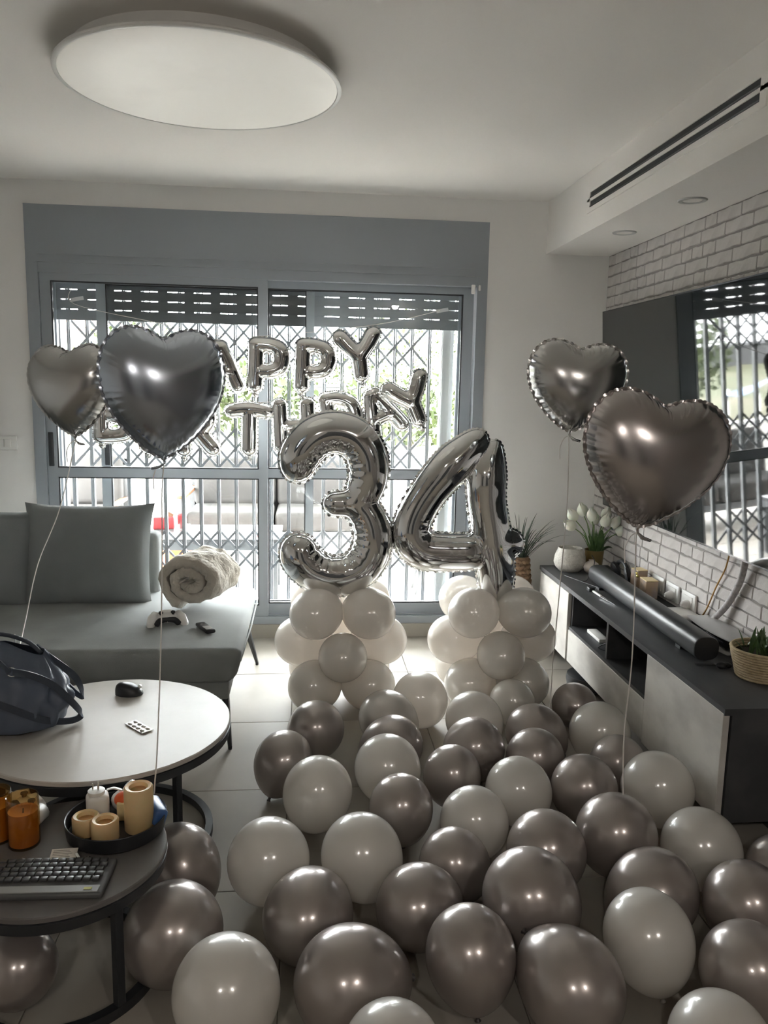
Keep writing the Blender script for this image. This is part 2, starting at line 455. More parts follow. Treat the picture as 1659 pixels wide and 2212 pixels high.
sash(-1.171, 0.042, 4.695, .051, .046, False, -1.135)
# roller shutter slats: solid band, then a slotted strip above it
for k in range(5):
    z0 = 1.818 + (0 if k == 0 else 0.062 + (k - 1) * 0.0545)
    h = 0.0565 if k == 0 else 0.0488
    m = MB().box(-1.44, .95, 4.745, 4.757, z0, z0 + h)
    if k < 4:
        g0, g1 = z0 + h, z0 + (0.062 if k == 0 else 0.0545)
        x = -1.44
        s0 = -1.376 + .0
        xs = [-1.44]
        q = 0
        while s0 + q * .147 < .95:
            a = s0 + q * .147
            m.box(x, a, 4.748, 4.754, g0 - .001, g1 + .001)
            if q % 3 != 1: m.box(a + .044, a + .050, 4.748, 4.754, g0 - .001, g1 + .001)
            x = a + .092
            q += 1
        if x < .95: m.box(x, .95, 4.748, 4.754, g0 - .001, g1 + .001)
    win.part('shutter_slat', m, 'slat')
win.part('shutter_rail', MB().box(-1.45, -1.40, 4.735, 4.77, .12, 2.3).box(.885, .955, 4.735, 4.77, .12, 2.3), 'alu')

gr = Thing('security_grille', 'grey folding lattice security grille outside the sliding window', 'grille', (-0.3, 4.825, 0.09))
bar = MB().box(-.007, .003, -.014, .014, 0, 2.2).box(.006, .013, -.014, .014, 0, 2.2).mesh('bar', 'grille')
SP, G0 = 0.1045, -1.362
NB = 21
for k in range(NB):
    link('bar', bar, gr.o, (G0 + k * SP + .3, 0, 0.0))
def arm_mesh(h):
    L = math.hypot(2 * SP, h); a = math.atan2(h, 2 * SP)
    return MB().obox((0, 0, 0), (L, .005, .014), RY(-a)).mesh('lattice_arm', 'grille'), MB().obox((0, 0, 0), (L, .005, .014), RY(a)).mesh('lattice_arm', 'grille')
for (za, zb) in ((1.60, 1.835), (.98, 1.215), (.365, .60)):
    m1, m2 = arm_mesh(zb - za)
    for k in range(-1, NB - 1):
        x = G0 + (k + 1) * SP + .3
        if k < 0 or k == NB - 2: continue
        link('lattice_arm', m1, gr.o, (x, -.018, (za + zb) / 2 - .09))
        link('lattice_arm', m2, gr.o, (x, .018, (za + zb) / 2 - .09))
gr.part('end_post', MB().box(.80, .875, 4.80, 4.86, .09, 2.3).box(.805, .815, 4.79, 4.80, .09, 2.3).box(.85, .86, 4.79, 4.80, .09, 2.3), 'post')
gr.part('end_post', MB().box(-1.43, -1.40, 4.80, 4.86, .09, 2.3), 'grille')

sn = Thing('contact_sensor', 'small white two-piece contact sensor at the window frame corner', 'sensor', (0.945, 4.585, 2.04))
sn.part('sensor_body', MB().rbox((.935, 4.578, 2.037), (.024, .014, .052), .010, 4), 'white', 40)
sn.part('magnet', MB().rbox((.972, 4.582, 2.046), (.013, .011, .032), .005, 3), 'white', 40)
sw = Thing('light_switch', 'white double light switch on the wall left of the window', 'switch', (-1.66, YF, 1.13))
sw.part('plate', MB().rbox((-1.66, 4.596, 1.132), (.125, .009, .078), .004, 2), 'white', 40)
sw.part('rocker', MB().rbox((-1.682, 4.590, 1.132), (.034, .008, .046), .003, 2), 'white', 40)
sw.part('rocker', MB().rbox((-1.646, 4.590, 1.132), (.034, .008, .046), .003, 2), 'white', 40)

# ------------------------------------------------------------------ ceiling lamp, vent, downlights
lc = (-0.357, 2.92, 2.475)
lp = Thing('ceiling_lamp', 'large round white unlit flush ceiling lamp with added glow near the window wall', 'lamp', (lc[0], lc[1], ZC))
lp.part('housing', MB().lathe([(.30, .055), (.415, .055), (.42, .02), (.435, .012), (.462, .012), (.470, .004), (.470, -.002), (.463, -.006), (.456, -.006), (.456, .004)], 96, lc), 'white', 40)
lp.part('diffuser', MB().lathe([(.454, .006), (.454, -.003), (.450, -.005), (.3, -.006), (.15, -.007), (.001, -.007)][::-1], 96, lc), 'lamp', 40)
vt = Thing('air_vent', 'long two-slot air conditioning vent set in the soffit', 'vent', (SX, 3.17, 2.39))
vt.part('face_plate', MB().box(SX - .006, SX, 2.40, 3.935, 2.425, 2.445).box(SX - .006, SX, 2.40, 3.935, 2.383, 2.396).box(SX - .006, SX, 2.40, 3.935, 2.332, 2.354)
        .box(SX - .006, SX, 3.90, 3.935, 2.354, 2.425).box(SX - .006, SX, 2.40, 2.437, 2.354, 2.425), 'ceil')
for z0, z1 in ((2.396, 2.425), (2.354, 2.383)):
    vt.part('slot', MB().box(SX - .0012, SX, 2.437, 3.90, z0, z1), 'ventblack')
    vt.part('blade', MB().obox((SX - .003, 3.168, z0 + .004), (.010, 1.46, .002), RY(.6)), 'black')
for q, y in enumerate((3.90, 3.207, 2.51, 1.81)):
    d = Thing('downlight', ['unlit white recessed downlight in the soffit nearest the window', 'unlit white recessed downlight in the soffit beside the vent',
              'unlit recessed downlight in the soffit past the vent', 'unlit recessed downlight at the near soffit end'][q], 'downlight', (1.53, y, SZ), group='soffit downlights')
    if q > 1:
        bpy.data.objects.remove(d.o); continue
    d.part('ring', MB().lathe([(.036, .0), (.040, -.004), (.054, -.005), (.058, -.001), (.058, .0)], 40, (1.53, y, SZ)), 'trimring', 40)
    d.part('lens', MB().lathe([(.04, -.0005), (.039, -.002), (.001, -.0022)][::-1], 40, (1.53, y, SZ)), 'ceil', 40)
# unseen lit spots added behind the photographer for balloon sparkles and fill light
for q, (x, y) in enumerate(((-0.55, -1.5), (1.15, -1.35))):
    d = Thing('unseen_ceiling_spot', ['unseen lit warm spot added in the left rear of the room', 'unseen lit warm spot added in the right rear of the room'][q], 'downlight', (x, y, ZC), group='unseen lit ceiling spots')
    d.part('ring', MB().lathe([(.045, .0), (.047, -.006), (.066, -.007), (.070, .0)], 32, (x, y, ZC)), 'white', 40)
    d.part('bulb', MB().lathe([(.044, -.003), (.043, -.018), (.037, -.034), (.024, -.046), (.001, -.051)][::-1], 32, (x, y, ZC)), 'bulb', 40)

# ------------------------------------------------------------------ television
tv = Thing('television', 'very large black flat television on the brick wall', 'television', (1.68, 3.34, .857))
tilt = math.atan2(.07, 1.05)
TM = Matrix.Translation((1.655, 3.34, .857)) @ RY(-tilt).to_4x4()
tv.part('screen', MB().box(-.001, .004, -.932, .932, .008, 1.046).xf(TM), 'screen')
tv.part('bezel', MB().box(0, .03, -.938, .938, 0, .008).box(0, .03, -.938, .938, 1.046, 1.052).box(0, .03, -.938, -.932, .008, 1.046).box(0, .03, .932, .938, .008, 1.046).box(.004, .03, -.932, .932, .008, 1.046).xf(TM), 'bezel')
tv.part('wall_bracket', MB().box(1.665, 1.722, 3.0, 3.68, 1.2, 1.6), 'black')

# ------------------------------------------------------------------ low cabinet
CX, CY0, CY1 = 1.33, 2.275, 4.315
cb = Thing('media_cabinet', 'long low anthracite cabinet with concrete-look fronts under the television', 'cabinet', (1.52, 3.295, 0))
cb.part('top_board', MB().box(CX - .006, 1.72, CY0, CY1, .478, .50), 'cabdark')
cb.part('body', MB().box(CX + .02, 1.72, CY0, CY0 + .02, .11, .478).box(CX + .02, 1.72, CY1 - .02, CY1, .11, .478).box(CX + .02, 1.72, CY0 + .02, CY1 - .02, .11, .13)
        .box(1.70, 1.72, CY0 + .02, CY1 - .02, .13, .478).box(CX + .02, 1.70, 3.80, 3.82, .13, .478).box(CX + .02, 1.70, 2.85, 2.865, .13, .478), 'cabdark')
cb.part('shelf', MB().box(CX + .004, 1.70, 2.865, 3.80, .285, .30), 'cabdark')
cb.part('divider', MB().box(CX + .012, 1.70, 3.305, 3.325, .30, .478), 'cabdark')
cb.part('plinth', MB().box(1.60, 1.70, CY0 + .03, CY1 - .03, 0, .11), 'black')
cb.part('door', MB().rbox((CX + .01, 4.068, .291), (.02, .49, .352), .0015, 1), 'cablight', label='concrete-look cabinet door at the window end')
cb.part('drawer', MB().rbox((CX + .01, 3.333, .202), (.02, .925, .166), .0015, 1), 'cablight')
cb.part('door', MB().rbox((CX + .004, 2.568, .30), (.022, .576, .365), .0015, 1), 'cablight', label='concrete-look cabinet door at the near end')

# soundbar: rounded-square section
def rsq(t, a, b, e=2.7):
    c, s = math.cos(t), math.sin(t)
    return (math.copysign(abs(c) ** (2 / e), c) * a, math.copysign(abs(s) ** (2 / e), s) * b)
sb = Thing('soundbar', 'long black cylindrical soundbar on top of the cabinet', 'soundbar', (1.49, 3.29, .5))
p0, p1 = Vector((1.478, 2.70, .552)), Vector((1.508, 3.91, .552))
ax = (p1 - p0).normalized(); sd = ax.cross(Vector((0, 0, 1)))
def sbm(rings, n=40):
    vs, fs = [], []
    for L, k in rings:
        for i in range(n):
            a, b = rsq(2 * PI * i / n, .0485 * k, .0445 * k)
            vs.append(p0 + ax * L + sd * a + Vector((0, 0, b)))
    for r in range(len(rings) - 1):
        for i in range(n):
            fs.append((r * n + i, r * n + (i + 1) % n, (r + 1) * n + (i + 1) % n, (r + 1) * n + i))
    fs.append(tuple(range(n))); fs.append(tuple((len(rings) - 1) * n + i for i in range(n)))
    return MB().raw(vs, fs)
LL = (p1 - p0).length
sb.part('body', sbm([(.004, .985), (.012, 1), (LL - .012, 1), (LL - .004, .985)]), mat('soundbar_mesh', (0.028, 0.029, 0.031), 0.38, bump=0.05, bs=500), 50)
sb.part('end_cap', sbm([(0, .95), (.004, .985)]), 'black', 50)
sb.part('end_cap', sbm([(LL - .004, .985), (LL, .95)]), 'black', 50)
sb.part('foot', MB().box(1.45, 1.52, 2.85, 2.89, .5, .512), 'black')
sb.part('foot', MB().box(1.46, 1.53, 3.75, 3.79, .5, .512), 'black')

# ------------------------------------------------------------------ things on the cabinet
ZT = .50
pt = Thing('ceramic_bowl_pot', 'large round crackled white pot at the cabinet end by the window', 'pot', (1.452, 4.185, ZT))
pt.part('pot_body', MB().lathe([(.001, .006), (.052, .006), (.052, 0), (.056, 0), (.078, .022), (.088, .05), (.083, .085), (.069, .118), (.067, .128), (.064, .13), (.061, .126), (.066, .1), (.078, .06), (.06, .02), (.001, .016)], 48, (1.452, 4.185, ZT)), 'pot', 1)
one('bud_vase', MB().lathe([(.001, 0), (.022, 0), (.038, .014), (.0435, .034), (.037, .054), (.018, .066), (.014, .069), (.017, .074), (.013, .074), (.010, .066), (.001, .05)], 36, (1.553, 4.12, ZT)), mat('blush_ceramic', (.62, .55, .49), .4), 'small round blush vase between white pot and tulips', 'vase', (1.553, 4.12, ZT), 1)
tl = Thing('tulip_pot', 'gold pot of white artificial tulips on the cabinet', 'flowers', (1.60, 4.215, ZT))
tx, ty = 1.60, 4.215
tl.part('pot', MB().lathe([(.001, 0), (.044, 0), (.053, .11), (.055, .112), (.051, .112), (.048, .1), (.001, .098)], 36, (tx, ty, ZT)), 'gold', 30)
tl.part('soil', MB().lathe([(.049, .0), (.04, .004), (.001, .006)][::-1], 24, (tx, ty, ZT + .096)), 'soil', 1)
heads = [(-.125, -.01, .245), (-.112, .02, .285), (-.072, .0, .315), (-.038, -.04, .295), (.0, .03, .26), (.028, -.045, .265), (.055, .02, .29), (.082, -.03, .255), (.10, -.05, .222), (.10, .03, .24)]
def tulip_head():
    m = MB()
    for k in range(6):
        a0 = k * PI / 3; rr = 1.0 if k % 2 else .9
        def fn(u, v):
            ang = a0 + (u - .5) * 1.5 * (1 - .75 * v ** 3)
            rad = .029 * rr * math.sin(min(1, .12 + .95 * v) * PI) ** .6 * (1 if v < .8 else 1) + .002
            if v > .7: rad = max(rad, .009)
            return (rad * math.cos(ang), rad * math.sin(ang), 0.076 * v)
        m.grid(fn, 5, 8)
    return m
th = tulip_head().mesh('flower_head', 'petal', 1)
for hx, hy, hz in heads:
    top = Vector((tx + hx, ty + hy, ZT + hz))
    b = Vector((tx + hx * .2, ty + hy * .3, ZT + .1)); top.z -= .012
    st = tl.part('stem', MB().tube(smooth_path([b, b.lerp(top, .5) + Vector((-hx * .12, 0, .015)), top], 4), .003, 5), 'stem', 1)
    h = link('flower_head', th, tl.o, top - tl.loc)
    d = (top - b).normalized()
    h.rotation_euler = Vector((d.x * (2.0 if hz < .25 else 1.2), d.y, d.z)).to_track_quat('Z', 'Y').to_euler()
def blade(b, tip, wd, sag, n=7):
    b, tip = Vector(b), Vector(tip)
    d = (tip - b); side = d.cross(Vector((0, 0, 1)))
    side = side.normalized() if side.length > 1e-5 else Vector((1, 0, 0))
    vs = []
    for i in range(n):
        t = i / (n - 1)
        p = b + d * t + Vector((0, 0, sag * 4 * t * (1 - t)))
        w = wd * (1 - t) ** .6 * min(1, .5 + 2 * t) + .0004
        vs += [p - side * w, p + Vector((0, 0, -w * .5)), p + side * w]
    fs = []
    for i in range(n - 1):
        for k in range(2):
            a = i * 3 + k
            fs.append((a, a + 1, a + 4, a + 3))
    return MB().raw(vs, fs)
r = random.Random(3)
for k in range(34):
    a = r.uniform(0, 2 * PI); rad = r.uniform(.03, .11); b = (tx + .025 * math.cos(a), ty + .025 * math.sin(a), ZT + .1)
    tl.part('leaf', blade(b, (tx + min(rad * math.cos(a), .09), ty + rad * math.sin(a) * .8, ZT + r.uniform(.16, .25)), r.uniform(.004, .009), .01), 'leaf', 1)
for (dx, dz, s) in ((.015, .235, .026), (.06, .19, .036), (.085, .13, .032)):
    tl.part('leaf', blade((tx + .02, ty - .03, ZT + .1), (tx + dx, ty - .05, ZT + dz), s, .02), 'leaf', 1)

hp = Thing('headphones', 'black over-ear headphones behind the soundbar', 'headphones', (1.655, 3.98, ZT))
hp.part('ear_cup', MB().lathe([(.001, -.016), (.03, -.016), (.042, -.006), (.042, .006), (.03, .016), (.001, .016)], 28).xf(Matrix.Translation((1.65, 4.02, ZT + .046)) @ RY(1.2).to_4x4()), 'black', 40)
hp.part('ear_cup', MB().lathe([(.001, -.016), (.03, -.016), (.042, -.006), (.042, .006), (.03, .016), (.001, .016)], 28).xf(Matrix.Translation((1.668, 3.90, ZT + .042)) @ RY(1.3).to_4x4() @ RX(.3).to_4x4()), 'black', 40)
hp.part('headband', MB().tube([(1.66, 3.96 + .075 * math.cos(a), ZT + .045 + .055 * math.sin(a)) for a in [PI * i / 14 for i in range(15)]], .011, 8), 'black', 1)

def carton(name, label, c, s, rz):
    t = Thing(name, label, 'box', (c[0], c[1], ZT))
    t.part('carton', MB().rbox((c[0], c[1], ZT + s[2] / 2), s, .002, 1, RZ(rz)), 'boxp')
    t.part('lid', MB().rbox((c[0], c[1], ZT + s[2] + .002), (s[0], s[1], .004), .001, 1, RZ(rz)), 'creamp')
    return t
carton('small_carton', 'small tan carton behind the soundbar, taller of two', (1.665, 3.755, 0), (.055, .07, .105), .1)
g = carton('gift_carton', 'small cream-topped carton with a gold bow behind the soundbar', (1.66, 3.625, 0), (.06, .085, .085), -.05)
g.part('bow', MB().sphere((1.628, 3.69, ZT + .088), (.008, .014, .008), 8, 6).sphere((1.628, 3.70, ZT + .1), (.006, .009, .006), 8, 6), mat('gold_bow', (.75, .6, .15), .25, .8), 1)
for q, (y, plug) in enumerate(((3.64, False), (3.485, True), (3.325, True))):
    t = Thing('wall_socket', ['white empty wall socket behind the gift carton', 'white wall socket with plug, middle of three behind soundbar', 'white wall socket with plug, nearest of three behind soundbar'][q], 'socket', (XR, y, .56), group='wall sockets behind the soundbar')
    t.part('plate', MB().rbox((1.7155, y, .56), (.012, .13, .082), .004, 2), 'white', 40)
    t.part('insert', MB().rbox((1.709, y, .56), (.004, .085, .05), .001, 1), 'white', 40)
    if plug:
        t.part('plug', MB().lathe([(.001, 0), (.02, 0), (.022, .012), (.014, .03), (.008, .036), (.001, .036)], 20).xf(Matrix.Translation((1.708, y - .01, .548)) @ RY(-PI / 2).to_4x4()), 'white', 40)
ro = Thing('wifi_router', 'flat white rounded router behind the soundbar', 'router', (1.655, 3.27, ZT))
ro.part('case', MB().rbox((1.655, 3.265, ZT + .017), (.115, .15, .03), .014, 4), 'white', 40)
ro.part('base', MB().rbox((1.655, 3.29, ZT + .003), (.10, .14, .006), .002, 1), 'black', 40)
gc = Thing('game_console', 'white and black game console lying behind the soundbar', 'console', (1.645, 2.93, ZT))
def plate(zz, bow, sx):
    def fn(u, v):
        x = (u - .5) * .13 * (1 - .25 * (2 * v - 1) ** 2) * sx
        y = (v - .5) * .34
        return (1.645 + x, 2.93 + y, ZT + zz + bow * (1 - (2 * v - 1) ** 2) * (1 - (2 * u - 1) ** 2))
    m = MB().grid(fn, 10, 16)
    k = len(m.v)
    m.grid(lambda u, v: (lambda p: (p[0], p[1], p[2] - .004))(fn(u, v)), 10, 16)
    return m
gc.part('core', MB().rbox((1.65, 2.93, ZT + .036), (.10, .29, .05), .012, 3), mat('gloss_black', (.012, .012, .014), .08), 40)
gc.part('shell', plate(.008, 0, 1.05), 'white', 1)
gc.part('shell', plate(.062, .016, 1.0), mat('pale_grey_shell', (.5, .5, .5), .4), 1)
one('cable_sleeve', MB().tube(smooth_path([(1.69, 2.86, .86), (1.70, 2.90, .76), (1.70, 2.98, .64), (1.68, 3.06, .545), (1.67, 3.09, .512)], 6), .0135, 10), 'greyfab', 'grey braided cable sleeve hanging from the television', 'cable', (1.69, 3.0, .512), 1)
one('orange_cable', MB().tube(smooth_path([(1.70, 2.99, .87), (1.708, 3.03, .78), (1.712, 3.10, .68), (1.712, 3.16, .57), (1.705, 3.21, .502)], 6), .0035, 6), 'cable_o', 'thin orange cable hanging below the television', 'cable', (1.70, 3.1, .502), 1)
one('black_cable', MB().tube(smooth_path([(1.545, 4.105, .603), (1.535, 4.03, .58), (1.50, 3.99, .53), (1.455, 3.93, .503), (1.42, 3.97, .503), (1.385, 4.06, .503), (1.40, 4.0, .503), (1.45, 3.86, .503), (1.47, 3.80, .503)], 6), .0022, 6), 'black', 'thin black cable looping over the cabinet top before the soundbar', 'cable', (1.45, 3.95, .503), 1)
kn = Thing('craft_knife', 'small craft knife with white handle lying before the soundbar', 'knife', (1.424, 3.60, ZT))
kd = Vector((.012, -.25, 0)).normalized(); ks = Vector((-kd.y, kd.x, 0))
KM = Matrix((kd, ks, Vector((0, 0, 1)))).transposed()
kn.part('block', MB().rbox(Vector((1.412, 3.735, ZT + .011)), (.035, .03, .02), .003, 2, KM), 'black', 40)
kn.part('handle', MB().rbox(Vector((1.417, 3.66, ZT + .007)), (.10, .012, .010), .004, 3, KM), 'white', 40)
kn.part('blade', MB().raw([(1.414, 3.61, ZT + .006), (1.430, 3.61, ZT + .006), (1.434, 3.47, ZT + .003), (1.414, 3.61, ZT + .004), (1.430, 3.61, ZT + .004), (1.434, 3.47, ZT + .002)], [(0, 1, 2), (5, 4, 3), (0, 3, 4, 1), (1, 4, 5, 2), (2, 5, 3, 0)]), 'steel')
one('acrylic_strip', MB().rbox((1.50, 2.672, ZT + .0025), (.15, .02, .005), .001, 1), 'clear', 'clear acrylic strip lying before the soundbar end', 'strip', (1.50, 2.672, ZT))
kl = Thing('cable_clip', 'small crumpled black clip beside the woven basket', 'clip', (1.515, 2.63, ZT))
kl.part('clip_body', MB().sphere((1.505, 2.635, ZT + .012), (.022, .018, .012), 10, 6).sphere((1.53, 2.64, ZT + .010), (.016, .014, .010), 10, 6), 'black', 1)
bk = Thing('woven_basket', 'pale rope basket with a small green plant on the cabinet', 'plant', (1.605, 2.55, ZT))
for k in range(11):
    t = k / 10
    R = .082 + .024 * t
    m = MB()
    nn, mm = 36, 6
    for i in range(nn):
        for j in range(mm):
            a, b = 2 * PI * i / nn, 2 * PI * j / mm
            rr = R + .0062 * math.cos(b)
            m.v.append((1.605 + rr * math.cos(a), 2.55 + rr * math.sin(a), ZT + .0056 + k * .0098 + .0056 * math.sin(b)))
    for i in range(nn):
        for j in range(mm):
            m.f.append((i * mm + j, ((i + 1) % nn) * mm + j, ((i + 1) % nn) * mm + (j + 1) % mm, i * mm + (j + 1) % mm))
    bk.part('coil', m, 'rope', 1)
bk.part('soil', MB().lathe([(.098, .0), (.06, .006), (.001, .01)][::-1], 24, (1.605, 2.55, ZT + .084)), 'soil', 1)
r = random.Random(11)
for k in range(60):
    a = r.uniform(0, 2 * PI); q = r.uniform(.0, .075)
    b = Vector((1.605 + q * math.cos(a), 2.55 + q * math.sin(a), ZT + .088))
    tip = b + Vector((r.uniform(-.035, .035), r.uniform(-.035, .035), r.uniform(.03, .085)))
    tip.x = min(tip.x, 1.715)
    bk.part('leaf', blade(b, tip, r.uniform(.006, .011), .006, 5), 'leaf', 1)
for k in range(14):
    a = 2 * PI * k / 14
    b = Vector((1.635, 2.51, ZT + .09))
    bk.part('leaf', blade(b, b + Vector((.035 * math.cos(a), .035 * math.sin(a), .075 + .015 * math.sin(5 * a))), .005, .004, 5), 'grass', 1)
one('slim_white_box', MB().rbox((1.415, 3.61, .31), (.05, .17, .018), .004, 2), 'white', 'slim white box on the open cabinet shelf', 'box', (1.415, 3.61, .301), 40)
one('shelf_cable', MB().tube(smooth_path([(1.40, 3.34, .37), (1.37, 3.40, .34), (1.36, 3.45, .303), (1.39, 3.40, .303), (1.50, 3.36, .303)], 5), .0025, 6), 'black', 'black cable drooping on the open cabinet shelf', 'cable', (1.40, 3.4, .303), 1)
rv = Thing('robot_vacuum', 'black robot vacuum parked half under the cabinet', 'vacuum', (1.44, 3.72, 0))
rv.part('vacuum_body', MB().lathe([(.001, .01), (.11, .01), (.123, .02), (.128, .05), (.123, .072), (.10, .08), (.001, .082)], 40, (1.44, 3.72, 0)), 'black', 30)
rv.part('turret', MB().lathe([(.04, .08), (.04, .090), (.034, .094), (.001, .094)], 24, (1.455, 3.74, 0)), 'black', 30)
rv.part('wheel', MB().box(1.35, 1.37, 3.70, 3.74, 0, .03), 'black'); rv.part('wheel', MB().box(1.51, 1.53, 3.70, 3.74, 0, .03), 'black')

# corner plant
cp = Thing('grass_plant', 'tall woven vase of dark grass in the corner behind number four', 'plant', (1.225, 4.40, 0))
px, py = 1.228, 4.40
cp.part('vase', MB().lathe([(.001, 0), (.075, 0), (.082, .1), (.078, .3), (.062, .44), (.052, .535), (.048, .535), (.055, .44), (.001, .42)], 32, (px, py, 0)), 'weave', 1)
wv = MB()
for row in range(16):
    z = .06 + row * .03
    R = np.interp(z, [0, .1, .3, .44, .535], [.075, .082, .078, .062, .052]) + .003
    n = 16
    for k in range(n):
        a = 2 * PI * (k + .5 * (row % 2)) / n
        T = Matrix.Translation((px + R * math.cos(a), py + R * math.sin(a), z)) @ RZ(a + PI / 2).to_4x4() @ RY(.5 * (1 if row % 2 else -1)).to_4x4()
        m = MB().sphere((0, 0, 0), (.021, .005, .0105), 6, 4).xf(T)
        wv.raw(m.v, m.f)
wo = cp.part('weave', wv, 'weave', 1); wo['kind'] = 'stuff'
r = random.Random(21)
for k in range(52):
    a = r.uniform(0, 2 * PI); q = r.uniform(0, .03)
    b = Vector((px + q * math.cos(a), py + q * math.sin(a), .50))
    sp = r.uniform(.03, .17)
    dx = sp * math.cos(a) + r.uniform(-.02, .06); dy = sp * math.sin(a) * .6
    tip = b + Vector((dx, min(dy, .17), r.uniform(.12, .30) * (1 - .8 * max(0, sp - .1))))
    cp.part('blade', blade(b, tip, r.uniform(.0035, .006), .03 + .05 * sp, 8), 'grass', 1)
for (tx_, tz_) in ((.28, .165), (.19, .13), (.2, .2), (.2, .235)):
    cp.part('blade', blade((px + .02, py - .02, .5), (px + tx_, py - .05, .5 + tz_), .004, .05, 9), 'grass', 1)

# ------------------------------------------------------------------ sofa with cushions
so = Thing('sofa', 'grey velour sofa with open right end and black legs', 'sofa', (-1.45, 3.65, 0))
def taper(mb, z0, z1, xc, k):
    mb.v = [(xc + (x - xc) * (1 - k * (1 - min(1, max(0, (z - z0) / (z1 - z0))))), y, z) for x, y, z in mb.v]
    return mb
so.part('seat', taper(MB().rbox((-1.55, 3.625, .357), (2.61, 1.05, .145), .045, 5), .285, .43, -1.55, .03), 'sofa', 60)
so.part('seat_piping', MB().tube([(-2.8, 3.105, .372), (-.30, 3.105, .372), (-.262, 3.14, .374), (-.25, 3.6, .376), (-.25, 4.1, .376)], .004, 6), 'sofa', 1)
so.part('base', MB().rbox((-1.57, 3.63, .248), (2.52, .98, .085), .012, 2), 'sofa', 60)
so.part('backrest', MB().rbox((-1.77, 4.085, .55), (2.06, .13, .36), .03, 4), 'sofa', 60)
for fx, fy, tx_, ty_ in ((-.257, 4.125, -.30, 4.05), (-.306, 3.125, -.33, 3.19), (-2.5, 3.125, -2.48, 3.19), (-2.5, 4.12, -2.48, 4.05)):
    m = MB().tube([(fx, fy, .012), (tx_, ty_, .21)], [.011, .022], 8, 0.8)
    lg = so.part('leg', m, 'blackmetal', 40)
    so.part('glide', MB().lathe([(.008, 0), (.009, .012)], 10, (fx, fy, 0)), 'black', sub=lg)
def pillow(c, wd, ht, th, M, n=26, ear=.03):
    def side(sg):
        def fn(u, v):
            a, b = 2 * u - 1, 2 * v - 1
            e = (max(0, 1 - abs(a) ** 3.2) * max(0, 1 - abs(b) ** 3.2)) ** .42
            px_ = a * wd / 2 * (1 - .045 * (1 - b * b) + ear * abs(a * b) ** 5)
            pz_ = b * ht / 2 * (1 - .045 * (1 - a * a) + ear * abs(a * b) ** 5)
            wr_ = .006 * math.sin(9 * a + 3 * b) * abs(a * b) ** 2 + .004 * math.sin(5 * b - 4 * a) * e
            p = Vector((px_, sg * (th / 2 * e + wr_ * e), pz_))
            return tuple(Vector(c) + M @ p)
        return fn
    m = MB().grid(side(-1), n, n)
    k = len(m.v)
    m.grid(side(1), n, n)
    m.f = m.f[:len(m.f) // 2] + [tuple(reversed(f)) for f in m.f[len(m.f) // 2:]]
    return m
lean = RX(math.radians(-14))
one('throw_cushion', pillow((-1.05, 3.91, .645), .60, .50, .20, lean), 'pillow', 'square grey cushion leaning on the sofa beside the blanket', 'cushion', (-1.05, 3.91, .42), 60)
one('throw_cushion', pillow((-1.62, 3.90, .635), .66, .47, .20, lean @ RY(.05)), 'pillow', 'grey sofa cushion cut by the left photo edge', 'cushion', (-1.62, 3.90, .42), 60)

# rolled blanket: a thick band wound in a flattened spiral, then drawn out along its axis
def blanket():
    turns, n = 2.15, 66
    cl, th = [], .047
    for i in range(n + 1):
        t = i / n
        a = -PI * .62 - t * turns * 2 * PI
        R = .128 - .050 * t * turns
        cl.append((R * math.cos(a) * 1.22, R * math.sin(a) * 0.93))
    prof_o, prof_i = [], []
    for i in range(n + 1):
        p = Vector(cl[i]); q = Vector(cl[min(i + 1, n)]) - Vector(cl[max(i - 1, 0)])
        nn = Vector((q.y, -q.x)).normalized()
        if nn.dot(p) < 0: nn = -nn
        b = .5 * th * (1 + .10 * math.sin(i * 1.7) + .05 * math.sin(i * .6))
        prof_o.append(p + nn * b); prof_i.append(p - nn * b)
    ring = prof_o + prof_i[::-1]
    L, ns = .27, 48
    vs, fs = [], []
    for k in range(ns + 1):
        s = k / ns
        edge = min(1, min(s, 1 - s) / .1)
        sc = .93 + .07 * math.sin(edge * PI / 2)
        for j, p in enumerate(ring):
            an = math.atan2(p.y, p.x)
            w_ = 1 + (.035 * math.sin(3 * an + s * 9) + .025 * math.sin(7 * an - s * 13) + .02 * math.sin(11 * an + 21 * s)) * (1 if p.length > .09 else .3)
            gq = math.cos((s * 7.0 + an * 1.1) * PI) * math.cos((s * 5.0 - an * 1.6) * PI)
            if j <= n: w_ *= 1 - .045 * max(0, 1 - abs(gq) * 7) * (p.length > .1)
            ins = 0 if k not in (0, ns) else .004 * (1 if j % 2 else -1)
            vs.append((p.x * sc * w_, (s - .5) * L + ins, p.y * sc * w_))
    c = len(ring)
    for k in range(ns):
        for j in range(c):
            a, b = k * c + j, k * c + (j + 1) % c
            fs.append((a, b, b + c, a + c))
    m2 = n + 1
    for k, fl_ in ((0, False), (ns, True)):
        for j in range(n):
            q = (k * c + j, k * c + j + 1, k * c + c - 2 - j, k * c + c - 1 - j)
            fs.append(q if fl_ else q[::-1])
    return MB().raw(vs, fs)
bl = blanket()
zmin = min(p[2] for p in bl.v)
bl.xf(Matrix.Translation((-.487, 3.76, .432 - zmin)) @ RZ(math.radians(-20)).to_4x4())
one('rolled_blanket', bl, 'blanket', 'cream quilted blanket rolled up on the sofa', 'blanket', (-.475, 3.765, .43), 1)

